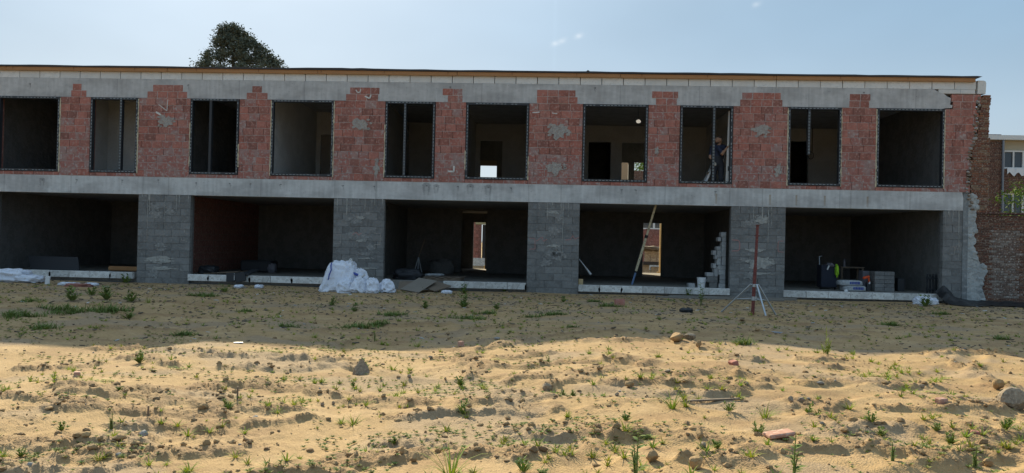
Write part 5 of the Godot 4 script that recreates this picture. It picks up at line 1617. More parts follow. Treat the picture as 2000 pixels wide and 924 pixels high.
func blob(parent: Node, called: String, x: float, y: float, w: float, h: float, z: float, mat: Material, sd: int, thick := 0.006) -> void:
	var poly := PackedVector2Array()
	var f := fnl(sd, 0.5, 3)
	for k in 22:
		var a := TAU * k / 22
		var q := 1.0 + 0.75 * f.get_noise_2d(cos(a) * 2.6 + sd, sin(a) * 2.6)
		poly.append(Vector2(x + cos(a) * w * 0.5 * q, y + sin(a) * h * 0.5 * q))
	var m := MB.new()
	m.prism(poly, z - 0.004, z + thick)
	# splashes round the edge
	for j in 5:
		var a := TAU * f.get_noise_2d(j * 9.0, 3.0) * 3.0
		var c := Vector2(x + cos(a) * w * 0.6, y + sin(a) * h * 0.6)
		var p2 := PackedVector2Array()
		for k in 9:
			var b := TAU * k / 9
			var q := 1.0 + 0.6 * f.get_noise_2d(cos(b) * 3.0 + j * 20.0, sin(b) * 3.0)
			p2.append(c + Vector2(cos(b) * w, sin(b) * h) * 0.11 * q)
		m.prism(p2, z - 0.004, z + thick * 0.7)
	put(parent, called, m.mesh(), mat)

func stroke(mb: MB, pts: Array, w: float, z: float) -> void:
	for k in pts.size() - 1:
		var a := Vector3(pts[k][0], pts[k][1], z); var b := Vector3(pts[k + 1][0], pts[k + 1][1], z)
		var d := (b - a).normalized()
		var nn := Vector3(-d.y, d.x, 0) * w * 0.5
		mb.quad(a - nn, b - nn, b + nn, a + nn)

func wall_marks() -> void:
	var B := get_node("row_building")
	for e in [[-11.14, 4.72, .42, .30], [-5.42, 4.72, .46, .30], [0.2, 4.63, .52, .36], [0.15, 3.57, .42, .34], [5.82, 4.72, .42, .32], [6.3, 3.62, .16, .34], [-4.95, 3.5, .14, .4], [2.95, 4.1, .1, .2]]:
		blob(B, "mortar_patch", e[0], e[1], e[2], e[3], 0.010, M.mortar_light, int(e[0] * 100) + 900)
	for e in [[5.87, 2.24, .34, .20], [5.86, 1.04, .58, .34], [5.72, 1.38, .46, .10], [5.85, 0.74, .62, .06], [0.09, 2.33, .34, .09], [0.11, 1.38, .32, .09], [-5.38, 2.06, .22, .08], [-5.36, 1.4, .22, .08], [-5.1, 0.62, .4, .05], [-5.2, 0.9, .35, .05], [-11.2, 0.72, .7, .16], [-11.1, 0.48, .7, .08]]:
		blob(B, "mortar_patch", e[0], e[1], e[2], e[3], -0.002, M.pier_patch, int(e[0] * 100 + e[1] * 31) + 1500, 0.004)
	# pale runs of cement slurry below the beam, thin washes of it on the blocks
	var r := RandomNumberGenerator.new(); r.seed = 31
	for p in PIERS:
		if p[1] - p[0] > 1.0:
			for k in 7:
				var w := r.randf_range(0.18, 0.42)
				blob(B, "slurry_wash", r.randf_range(p[0] + 0.35, p[1] - 0.35), r.randf_range(0.25, 2.3), w, r.randf_range(0.06, 0.24), -0.0035, M.wash, r.randi() % 9000, 0.002)
		for k in 9:
			var x := r.randf_range(p[0] + 0.05, p[1] - 0.05)
			var L := pow(r.randf(), 2.0) * 1.6 + 0.08
			var poly := PackedVector2Array()
			var w := r.randf_range(0.010, 0.032)
			var n := 8
			for i in n: poly.append(Vector2(x - w * 0.5 * (1.0 - 0.6 * i / n) + r.randf_range(-.004, .004), BEAM0 - 0.004 - L * i / n))
			for i in n: poly.append(Vector2(x + w * 0.5 * (0.4 + 0.6 * i / n) + r.randf_range(-.004, .004), BEAM0 - 0.004 - L * (n - 1 - i) / n))
			var m := MB.new()
			m.prism(poly, -0.006, -0.0015)
			put(B, "slurry_run", m.mesh(), M.pier_patch)
	# sprayed and chalked setting-out marks
	var pink := MB.new()
	stroke(pink, [[5.08, 1.66], [5.26, 1.65], [5.30, 1.58], [5.30, 1.42], [5.26, 1.36], [5.08, 1.35]], 0.025, 0.0)
	stroke(pink, [[6.50, 1.66], [6.36, 1.65], [6.34, 1.5], [6.36, 1.36], [6.50, 1.35]], 0.018, 0.0)
	stroke(pink, [[-0.56, 1.58], [-0.40, 1.57], [-0.39, 1.28], [-0.56, 1.27]], 0.018, 0.0)
	stroke(pink, [[-0.36, 1.5], [-0.2, 1.62], [-0.16, 1.5], [-0.06, 1.56]], 0.02, 0.0)
	stroke(pink, [[0.45, 1.55], [0.6, 1.57], [0.66, 1.68], [0.72, 1.58], [0.84, 1.64]], 0.02, 0.0)
	stroke(pink, [[-5.6, 1.56], [-5.5, 1.64], [-5.42, 1.56], [-5.34, 1.62]], 0.02, 0.0)
	tag(put(B, "spray_mark", pink.mesh(), M.pink), "faded pink sprayed setting-out marks", "")
	var ch := MB.new()
	stroke(ch, [[-6.12, 1.55], [-5.95, 1.55], [-5.95, 1.30], [-6.12, 1.29]], 0.014, 0.0)
	stroke(ch, [[-4.98, 1.62], [-4.8, 1.62], [-4.8, 1.3], [-4.96, 1.3]], 0.014, 0.0)
	stroke(ch, [[-10.62, 1.62], [-10.5, 1.62], [-10.5, 1.5], [-10.4, 1.5]], 0.014, 0.0)
	stroke(ch, [[-10.6, 1.4], [-10.56, 1.28], [-10.4, 1.27]], 0.014, 0.0)
	stroke(ch, [[-11.7, 1.25], [-11.6, 1.25], [-11.6, 1.6]], 0.014, 0.0)
	stroke(ch, [[11.0, 1.6], [11.12, 1.6], [11.12, 1.4], [10.98, 1.4]], 0.014, 0.0)
	stroke(ch, [[11.14, 1.5], [11.16, 1.65], [11.2, 1.52], [11.25, 1.64], [11.28, 1.5]], 0.012, 0.0)
	stroke(ch, [[0.2, 1.5], [0.2, 1.25], [0.3, 1.2]], 0.012, 0.0)
	put(B, "chalk_mark", ch.mesh(), M.mortar_light)
	var ms := MB.new()
	stroke(ms, [[-11.35, 5.2], [-11.1, 5.02], [-11.08, 5.35]], 0.02, 0.012)
	stroke(ms, [[-11.42, 4.98], [-11.2, 4.86]], 0.05, 0.012)
	stroke(ms, [[-5.6, 5.7], [-5.55, 5.62], [-5.48, 5.64], [-5.46, 5.72]], 0.03, 0.014)
	stroke(ms, [[-5.34, 5.52], [-5.2, 5.46], [-5.16, 5.56]], 0.04, 0.014)
	stroke(ms, [[-0.55, 5.12], [-0.35, 5.14]], 0.03, 0.012)
	stroke(ms, [[0.0, 5.12], [0.15, 5.1]], 0.025, 0.012)
	stroke(ms, [[-2.9, 3.42], [-2.74, 3.42], [-2.74, 3.58]], 0.05, 0.012)
	put(B, "mortar_smear", ms.mesh(), M.white_block[1])

func prop_materials() -> void:
	M.ply = wood_mat(411, Color(.24, .21, .175), Color(.19, .165, .135))
	M.wood_grey = wood_mat(412, Color(.22, .20, .175), Color(.16, .145, .125))
	M.red_steel = tri_mat(ctex(413, 128, Color(.16, .03, .028), Color(.12, .028, .025), Color(.2, .08, .05), 0.03, 0.07), 2.0, 0.55)
	M.galv = flat(Color(.40, .44, .48), 0.35, 0.6)
	M.alu = flat(Color(.55, .56, .57), 0.4, 0.5)
	M.black_plastic = flat(Color(.018, .019, .021), 0.45)
	M.cream_steel = tri_mat(ctex(414, 128, Color(.70, .63, .44), Color(.64, .56, .38), Color(.48, .38, .25), 0.03, 0.07), 2.0, 0.6)
	M.blue_steel = flat(Color(.16, .26, .45), 0.5)
	M.white_plastic = flat(Color(.66, .67, .68), 0.5)
	M.navy_cloth = flat(Color(.022, .027, .045), 0.9)
	M.hivis = flat(Color(.32, .62, .03), 0.8)
	M.grey_cloth = flat(Color(.17, .165, .19), 0.9)
	M.orange = flat(Color(.72, .09, .02), 0.6)
	M.cement_bag = tri_mat(ctex(415, 128, Color(.40, .43, .45), Color(.33, .35, .37), Color(.25, .25, .25)), 1.5)
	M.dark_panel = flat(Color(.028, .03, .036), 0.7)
	M.blue_grey = flat(Color(.20, .23, .28), 0.6)
	M.pink_tile = tri_mat(ctex(416, 128, Color(.48, .27, .20), Color(.42, .22, .16), Color(.5, .38, .3)), 2.0)
	M.pink = flat(Color(.36, .20, .19), 0.9)
	M.pier_patch = tri_mat(ctex(417, 128, Color(.34, .34, .32), Color(.29, .29, .275), Color(.38, .38, .36), 0.03, 0.06), 1.5, 0.97, M.nc, 0.8)
	M.wash = tri_mat(ctex(425, 128, Color(.235, .237, .232), Color(.205, .207, .203), Color(.27, .27, .262), 0.03, 0.06), 1.5, 0.97, M.nc, 0.8)
	M.stack_block = []
	for k in 3:
		M.stack_block.append(tri_mat(ctex(418 + k, 128, Color(.40, .415, .42) * [1.0, 0.85, 1.12][k], Color(.34, .35, .36), Color(.28, .28, .28)), 1.5, 0.95, M.nc, 0.6))

# ---------------------------------------------------------------- the worker: one continuous surface from tapered bones
func bone_dist(p: Vector3, b: Array) -> float:
	var a: Vector3 = b[0]; var d: Vector3 = b[1] - a
	var t := clampf((p - a).dot(d) / maxf(d.length_squared(), 1e-9), 0.0, 1.0)
	var q := p - (a + d * t)
	var s: Vector3 = b[5] if b.size() > 5 else Vector3.ONE
	return (q / s).length() - lerpf(b[2], b[3], t)

func nets(mb: MB, bones: Array, lo: Vector3, hi: Vector3, cell: float, k: float) -> void:
	var n := Vector3i(((hi - lo) / cell).ceil()) + Vector3i.ONE
	var f := PackedFloat32Array(); f.resize(n.x * n.y * n.z); f.fill(1.0)
	for b in bones:
		var grow: float = maxf(b[2], b[3]) * 1.6 + k * 2.0 + cell * 2.0
		var l: Vector3 = ((b[0] as Vector3).min(b[1]) - Vector3.ONE * grow - lo) / cell
		var h: Vector3 = ((b[0] as Vector3).max(b[1]) + Vector3.ONE * grow - lo) / cell
		for z in range(maxi(0, int(l.z)), mini(n.z, int(h.z) + 1)):
			for y in range(maxi(0, int(l.y)), mini(n.y, int(h.y) + 1)):
				for x in range(maxi(0, int(l.x)), mini(n.x, int(h.x) + 1)):
					var d := bone_dist(lo + Vector3(x, y, z) * cell, b)
					var e := (z * n.y + y) * n.x + x
					var o := f[e]
					var hh := maxf(k - absf(d - o), 0.0) / k
					f[e] = minf(d, o) - hh * hh * k * 0.25
	var id := {}
	var off := [Vector3i(0, 0, 0), Vector3i(1, 0, 0), Vector3i(0, 1, 0), Vector3i(1, 1, 0), Vector3i(0, 0, 1), Vector3i(1, 0, 1), Vector3i(0, 1, 1), Vector3i(1, 1, 1)]
	var edges := [[0, 1], [2, 3], [4, 5], [6, 7], [0, 2], [1, 3], [4, 6], [5, 7], [0, 4], [1, 5], [2, 6], [3, 7]]
	for z in n.z - 1:
		for y in n.y - 1:
			for x in n.x - 1:
				var v := PackedFloat32Array()
				var mask := 0
				for c in 8:
					var q: Vector3i = off[c]
					var d := f[((z + q.z) * n.y + y + q.y) * n.x + x + q.x]
					v.append(d)
					if d < 0.0: mask |= 1 << c
				if mask == 0 or mask == 255: continue
				var sum := Vector3.ZERO; var cnt := 0
				for e in edges:
					var a := v[e[0]]; var b := v[e[1]]
					if (a < 0.0) == (b < 0.0): continue
					var t := a / (a - b)
					sum += Vector3(off[e[0]]).lerp(Vector3(off[e[1]]), t)
					cnt += 1
				var p := lo + (Vector3(x, y, z) + sum / cnt) * cell
				var best := 9.0; var col := Color(1, 1, 1)
				for b in bones:
					var d := bone_dist(p, b)
					if d < best: best = d; col = b[4]
				id[(z * n.y + y) * n.x + x] = mb.v.size()
				mb.v.append(p); mb.n.append(Vector3.UP); mb.uv.append(Vector2.ZERO); mb.c.append(col)
	for z in range(1, n.z - 1):
		for y in range(1, n.y - 1):
			for x in range(1, n.x - 1):
				var e := (z * n.y + y) * n.x + x
				var a := f[e]
				for ax in 3:
					var st: int = [1, n.x, n.x * n.y][ax]
					var b := f[e + st]
					if (a < 0.0) == (b < 0.0): continue
					var u: int = [n.x, n.x * n.y, 1][ax]
					var w: int = [n.x * n.y, 1, n.x][ax]
					var q := [e - u - w, e - w, e, e - u]
					if not (id.has(q[0]) and id.has(q[1]) and id.has(q[2]) and id.has(q[3])): continue
					var i0: int = id[q[0]]; var i1: int = id[q[1]]; var i2: int = id[q[2]]; var i3: int = id[q[3]]
					if a < 0.0: mb.i.append_array([i0, i2, i1, i0, i3, i2])
					else: mb.i.append_array([i0, i1, i2, i0, i2, i3])

func build_worker() -> void:
	var skin := Color(.36, .21, .14); var shirt := Color(.022, .028, .062); var jean := Color(.035, .038, .05); var boot := Color(.05, .035, .025); var glove := Color(.42, .40, .36); var hair := Color(.04, .03, .022)
	var P := thing("person", "worker in navy T-shirt and dark trousers gripping the long white level in the window", "person", Vector3(4.74, SLAB1, -0.46))
	# own axes: x right, y up, z towards the street; he faces the street and left, left hand on the level
	var bones := [
		[Vector3(0, 0.95, 0), Vector3(0.01, 1.12, 0), 0.135, 0.125, jean, Vector3(1.15, 1, 0.9)],
		[Vector3(0.01, 1.12, 0), Vector3(0.02, 1.32, 0), 0.125, 0.14, shirt, Vector3(1.15, 1, 0.85)],
		[Vector3(-0.13, 1.40, 0), Vector3(0.16, 1.40, 0.0), 0.085, 0.085, shirt],
		[Vector3(0.02, 1.42, 0), Vector3(0.01, 1.52, 0.01), 0.065, 0.055, skin],
		# legs
		[Vector3(-0.09, 0.93, 0), Vector3(-0.11, 0.50, 0.02), 0.095, 0.065, jean],
		[Vector3(-0.11, 0.50, 0.02), Vector3(-0.12, 0.09, -0.02), 0.062, 0.045, jean],
		[Vector3(0.09, 0.93, 0), Vector3(0.10, 0.50, 0.04), 0.095, 0.065, jean],
		[Vector3(0.10, 0.50, 0.04), Vector3(0.10, 0.09, 0.0), 0.062, 0.045, jean],
		[Vector3(-0.12, 0.06, -0.04), Vector3(-0.17, 0.045, 0.14), 0.05, 0.042, boot],
		[Vector3(0.10, 0.06, -0.02), Vector3(0.08, 0.045, 0.17), 0.05, 0.042, boot],
		# near arm: shoulder, elbow bent, hand up on the level
		[Vector3(-0.02, 1.39, 0.10), Vector3(0.06, 1.24, 0.2), 0.06, 0.052, shirt],
		[Vector3(0.06, 1.24, 0.2), Vector3(0.08, 1.20, 0.22), 0.045, 0.043, skin],
		[Vector3(0.08, 1.20, 0.22), Vector3(0.24, 1.42, 0.27), 0.042, 0.028, skin],
		# far arm down to the ladder
		[Vector3(-0.16, 1.39, 0), Vector3(-0.20, 1.20, 0.0), 0.058, 0.05, shirt],
		[Vector3(-0.20, 1.20, 0.0), Vector3(-0.21, 1.12, 0.02), 0.043, 0.042, skin],
		[Vector3(-0.21, 1.12, 0.02), Vector3(-0.13, 0.96, 0.16), 0.04, 0.028, skin],
	]
	var mb := MB.new()
	nets(mb, bones, Vector3(-0.42, -0.02, -0.25), Vector3(0.4, 1.62, 0.4), 0.018, 0.035)
	# hand closed round the edge of the level: palm, four bent fingers and a thumb
	var hand := [[Vector3(0.235, 1.415, 0.27), Vector3(0.262, 1.455, 0.275), 0.03, 0.032, glove]]
	for k in 4:
		var y := 1.43 + 0.019 * k
		hand.append([Vector3(0.262, y, 0.292), Vector3(0.292, y + 0.004, 0.305), 0.0095, 0.009, glove])
		hand.append([Vector3(0.292, y + 0.004, 0.305), Vector3(0.310 - 0.003 * absf(k - 1.5), y + 0.006, 0.288), 0.009, 0.008, glove])
	hand.append([Vector3(0.248, 1.44, 0.258), Vector3(0.272, 1.468, 0.238), 0.012, 0.010, glove])
	hand.append([Vector3(0.272, 1.468, 0.238), Vector3(0.298, 1.478, 0.236), 0.010, 0.0085, glove])
	nets(mb, hand, Vector3(0.19, 1.36, 0.2), Vector3(0.35, 1.54, 0.34), 0.006, 0.008)
	# other hand resting on the ladder
	var h2 := [[Vector3(-0.135, 0.965, 0.155), Vector3(-0.115, 0.92, 0.175), 0.028, 0.03, glove]]
	for k in 4:
		var x := -0.145 + 0.019 * k
		h2.append([Vector3(x, 0.915, 0.185), Vector3(x, 0.885, 0.20), 0.0095, 0.009, glove])
		h2.append([Vector3(x, 0.885, 0.20), Vector3(x + 0.002, 0.862, 0.192), 0.009, 0.008, glove])
	h2.append([Vector3(-0.088, 0.94, 0.165), Vector3(-0.07, 0.905, 0.18), 0.012, 0.009, glove])
	nets(mb, h2, Vector3(-0.21, 0.82, 0.1), Vector3(-0.02, 1.0, 0.25), 0.006, 0.008)
	# head turned to the left: skull, jaw, nose, brow, ear
	var fd := Vector3(-0.78, -0.12, 0.55).normalized()
	var sd := Vector3.UP.cross(fd).normalized()
	var hc := Vector3(0.005, 1.615, 0.02)
	var head := [
		[hc - fd * 0.02, hc + fd * 0.015, 0.094, 0.088, skin, Vector3(1, 1.08, 1)],
		[hc + fd * 0.03 - Vector3(0, 0.06, 0), hc + fd * 0.055 - Vector3(0, 0.09, 0), 0.058, 0.04, hair],
		[hc + fd * 0.09 + Vector3(0, 0.005, 0), hc + fd * 0.112 - Vector3(0, 0.03, 0), 0.012, 0.016, skin],
		[hc + fd * 0.088 + Vector3(0, 0.025, 0) - sd * 0.04, hc + fd * 0.088 + Vector3(0, 0.025, 0) + sd * 0.04, 0.014, 0.014, skin],
		[hc + fd * 0.082 - Vector3(0, 0.055, 0) - sd * 0.022, hc + fd * 0.082 - Vector3(0, 0.055, 0) + sd * 0.022, 0.011, 0.011, Color(.30, .13, .1)],
		[hc + sd * 0.09 + Vector3(0, 0.015, 0), hc + sd * 0.092 - Vector3(0, 0.03, 0), 0.017, 0.012, skin],
		[hc - sd * 0.09 + Vector3(0, 0.015, 0), hc - sd * 0.092 - Vector3(0, 0.03, 0), 0.017, 0.012, skin],
		[hc - Vector3(0, 0.09, 0) - fd * 0.02, hc - Vector3(0, 0.16, 0) - fd * 0.03, 0.055, 0.055, skin],
	]
	nets(mb, head, hc - Vector3.ONE * 0.19, hc + Vector3.ONE * 0.16, 0.009, 0.016)
	mb.smooth_normals()
	var mat := StandardMaterial3D.new()
	mat.vertex_color_use_as_albedo = true
	mat.roughness = 0.85
	put(P, "body", mb.mesh(), mat)
	# short hair and eyes
	var hb := MB.new()
	nets(hb, [[hc - fd * 0.035 + Vector3(0, 0.022, 0), hc - fd * 0.012 + Vector3(0, 0.035, 0), 0.090, 0.086, hair, Vector3(1, 1.02, 1)]], hc - Vector3.ONE * 0.16, hc + Vector3.ONE * 0.17, 0.011, 0.01)
	hb.smooth_normals()
	put(P, "hair", hb.mesh(), mat)
	for s in [-1, 1]:
		var em := MB.new(); em.col = Color(.03, .025, .02)
		em.lump(hc + fd * 0.088 + sd * 0.034 * s + Vector3(0, 0.004, 0), Vector3.ONE * 0.010, g2, 0.0, 8, 6)
		put(P, "eye", em.mesh(), mat)

# ---------------------------------------------------------------- weeds, stones and crumbs
func blade(mb: MB, b: Vector3, dir: Vector3, L: float, w: float, droop: float, seg := 4) -> void:
	var p := b
	var d := dir.normalized()
	var side := d.cross(Vector3.UP)
	side = side.normalized() if side.length() > 0.01 else Vector3.RIGHT
	for k in seg:
		var w0 := w * (1.0 - pow(float(k) / seg, 1.6)); var w1 := w * (1.0 - pow(float(k + 1) / seg, 1.6))
		var q := p + d * L / seg
		mb.quad(p - side * w0 * 0.5, p + side * w0 * 0.5, q + side * w1 * 0.5, q - side * w1 * 0.5)
		p = q
		d = (d + Vector3(dir.x * 0.25, -droop, dir.z * 0.25)).normalized()

func leaf(mb: MB, b: Vector3, dir: Vector3, L: float, w: float) -> void:
	var d := dir.normalized()
	var side := d.cross(Vector3.UP)
	side = side.normalized() if side.length() > 0.01 else Vector3.RIGHT
	var up := side.cross(d)
	var m1 := b + d * L * 0.35 + up * L * 0.03; var m2 := b + d * L * 0.7 + up * L * 0.01; var e := b + d * L - up * L * 0.08
	mb.tri(b, m1 + side * w * 0.5 + up * w * .12, m1)
	mb.tri(b, m1, m1 - side * w * 0.5 + up * w * .12)
	mb.quad(m1, m1 + side * w * 0.5 + up * w * .12, m2 + side * w * 0.4 + up * w * .08, m2)
	mb.quad(m1 - side * w * 0.5 + up * w * .12, m1, m2, m2 - side * w * 0.4 + up * w * .08)
	mb.tri(m2, m2 + side * w * 0.4 + up * w * .08, e)
	mb.tri(m2 - side * w * 0.4 + up * w * .08, m2, e)

func plant_mesh(t: String, h: float, w: float, r: RandomNumberGenerator, at: Vector3) -> MB:
	var mb := MB.new()
	var ysoil := func(x: float, z: float) -> float: return gy(at.x + x, at.z + z) - at.y
	var tone := func(): 
		var k := r.randf_range(0.7, 1.25)
		mb.col = Color(k * r.randf_range(0.9, 1.2), k, k * 0.9)
	if t == "g":
		var n := int(clampf(34 - h * 30, 20, 34))
		for k in n:
			tone.call()
			var a := r.randf() * TAU
			var o := w * 0.10 * sqrt(r.randf())
			var lean := r.randf_range(0.15, 1.15)
			var L := h * r.randf_range(0.35, 1.15) * (1.0 + 0.3 * lean)
			blade(mb, Vector3(cos(a) * o, -0.01, sin(a) * o), Vector3(cos(a) * lean, 1.0, sin(a) * lean), L, maxf(0.009, h * 0.04), r.randf_range(0.05, 0.4))
	elif t == "r":
		for k in 30:
			tone.call()
			var x0 := r.randf_range(-0.4, 0.4) * w
			var z0 := r.randf_range(-0.12, 0.12) * w
			var a := r.randf_range(-0.5, 0.5) + (0.0 if r.randf() < 0.6 else PI)
			blade(mb, Vector3(x0, ysoil.call(x0, z0) + 0.004, z0), Vector3(cos(a), r.randf_range(0.2, 0.9), sin(a)), maxf(h, w * 0.3) * r.randf_range(0.6, 1.1), 0.012, r.randf_range(0.15, 0.4))
	elif t == "m":
		var n := int(clampf(w * 330, 110, 420))
		for k in n:
			tone.call()
			var a := r.randf() * TAU
			var q := sqrt(r.randf()) * (0.7 + 0.3 * sin(a * 3.0 + at.x))
			var x0 := cos(a) * q * w * 0.5; var z0 := sin(a) * q * w * 0.28
			var b := r.randf() * TAU
			var lean := r.randf_range(0.3, 1.6)
			blade(mb, Vector3(x0, ysoil.call(x0, z0) - 0.01, z0), Vector3(cos(b) * lean, 1, sin(b) * lean), h * r.randf_range(0.7, 1.5), 0.014, r.randf_range(0.15, 0.4), 3)
	elif t == "b":
		# rosette of lance-shaped leaves with a few leafy shoots
		for k in 30:
			tone.call()
			var a := r.randf() * TAU
			var lean := r.randf_range(0.25, 1.7)
			var o := w * 0.12 * sqrt(r.randf())
			leaf(mb, Vector3(cos(a) * o, 0.0, sin(a) * o), Vector3(cos(a) * lean, 1.0, sin(a) * lean), maxf(0.035, (h * 0.75 + w * 0.12 * lean) * r.randf_range(0.55, 1.05)), maxf(0.012, h * 0.13))
		for s in 4:
			var a := r.randf() * TAU
			var top := Vector3(cos(a) * w * 0.3, h * r.randf_range(0.7, 1.0), sin(a) * w * 0.3)
			for k in 8:
				tone.call()
				var b := r.randf() * TAU
				leaf(mb, Vector3.ZERO.lerp(top, r.randf_range(0.4, 1.0)), Vector3(cos(b), r.randf_range(0.2, 1.2), sin(b)), maxf(0.025, h * r.randf_range(0.25, 0.42)), maxf(0.012, h * 0.14))
	elif t == "s":
		for s in 3:
			var a := r.randf() * TAU
			var hh: float = h * [1.0, 0.75, 0.6][s]
			var top := Vector3(cos(a) * hh * 0.12 * (s + 0.5), hh, sin(a) * hh * 0.1)
			tone.call()
			mb.tube([Vector3(cos(a) * 0.01, -0.01, sin(a) * 0.01), top * 0.5, top], [0.006, 0.005, 0.002], 5, false)
			for k in 9:
				tone.call()
				var b := k * 2.4
				var u := 0.2 + 0.8 * k / 9.0
				leaf(mb, top * u, Vector3(cos(b), 0.35, sin(b)), hh * 0.30 * (1.2 - 0.6 * u), hh * 0.13 * (1.2 - 0.5 * u))
	else:
		for s in 5:
			var a := r.randf() * TAU
			var hh: float = h * [1.0, 0.6, 0.5, 0.4, 0.35][s]
			var o := Vector3(cos(a), 0, sin(a)) * (0.0 if s == 0 else w * 0.35)
			tone.call()
			mb.tube([o * 0.4, o + Vector3(0, hh, 0)], [0.005, 0.002], 4, false)
			for k in 26:
				tone.call()
				var b := r.randf() * TAU
				var u := k / 26.0
				leaf(mb, (o * 0.4).lerp(o + Vector3(0, hh, 0), u), Vector3(cos(b), 0.8, sin(b)), w * 0.38 * (1.15 - u), 0.012)
	return mb

# the nearest thing one can find, to tell look-alike plants and stones apart
const MARKS := [[-2.28, 12.75, "pointed stone lump"], [4.4, 15.2, "tan boulder"], [1.5, 14.8, "dark lath"], [1.66, 16.2, "pink tile shard"], [-3.39, 15.32, "rusty stake"], [-2.9, 14.62, "thin straight stake"], [4.25, 5.5, "red shoring prop"], [-5.4, 1.7, "white bulk bag"], [-3.5, 0.7, "plywood ramp"], [-12.6, 2.0, "white plastic scraps"], [-4.4, 10.9, "white paper scrap"], [3.8, 8.85, "blue-grey offcut"], [2.91, 5.35, "black rag"], [11.0, 0.8, "black sheeting"], [5.0, 0.6, "long planks"], [-11.1, 0.3, "second grey pier"], [0.1, 0.3, "central grey pier"], [-13.25, 1.9, "upright white board"], [10.0, 0.75, "white foil"], [-8.95, 0.3, "black trough"]]
func where_for(x: float, z: float, where: String) -> String:
	var best := 99.0; var name_ := ""
	for e in MARKS:
		var d := Vector2(x - e[0], z - e[1]).length()
		if d < best: best = d; name_ = e[2]
	if best < 0.7: return "right beside the " + name_
	if best < 1.8: return "near the " + name_
	return where

func stone_mesh(s: Vector3, sd: int) -> MB:
	var r := RandomNumberGenerator.new(); r.seed = sd
	var planes := []
	for k in 9: planes.append([Vector3(r.randf_range(-1, 1), r.randf_range(-0.7, 1), r.randf_range(-1, 1)).normalized(), r.randf_range(0.55, 0.9)])
	var f := fnl(sd, 1.2, 3)
	var pts := []
	var nu := 16; var nv := 10
	for a in nv + 1:
		for b in nu:
			var th := PI * a / nv; var ph := TAU * b / nu
			var d := Vector3(sin(th) * cos(ph), cos(th), sin(th) * sin(ph))
			for pl in planes:
				var over: float = d.dot(pl[0]) - pl[1]
				if over > 0.0: d -= pl[0] * over
			d *= 1.0 + 0.07 * f.get_noise_3dv(d * 3.0)
			pts.append(d * s * 0.5)
	var m := MB.new()
	for a in nv:
		for b in nu:
			var p0: Vector3 = pts[a * nu + b]; var p1: Vector3 = pts[a * nu + (b + 1) % nu]; var p2: Vector3 = pts[(a + 1) * nu + (b + 1) % nu]; var p3: Vector3 = pts[(a + 1) * nu + b]
			if p0.distance_to(p1) > 1e-5: m.tri_out(p0, p1, p2, Vector3.ZERO)
			if p2.distance_to(p3) > 1e-5: m.tri_out(p0, p2, p3, Vector3.ZERO)
	return m

func multi(called: String, mesh: Mesh, mat: Material, xf: Array, cols: Array, label: String, cat: String) -> void:
	var mm := MultiMesh.new()
	mm.transform_format = MultiMesh.TRANSFORM_3D
	mm.use_colors = true
	mm.mesh = mesh
	mm.instance_count = xf.size()
	for k in xf.size():
		mm.set_instance_transform(k, xf[k])
		mm.set_instance_color(k, cols[k])
	var o := MultiMeshInstance3D.new()
	o.name = called
	o.multimesh = mm
	o.material_override = mat
	add_child(o)
	tag(o, label, cat, "", "stuff")

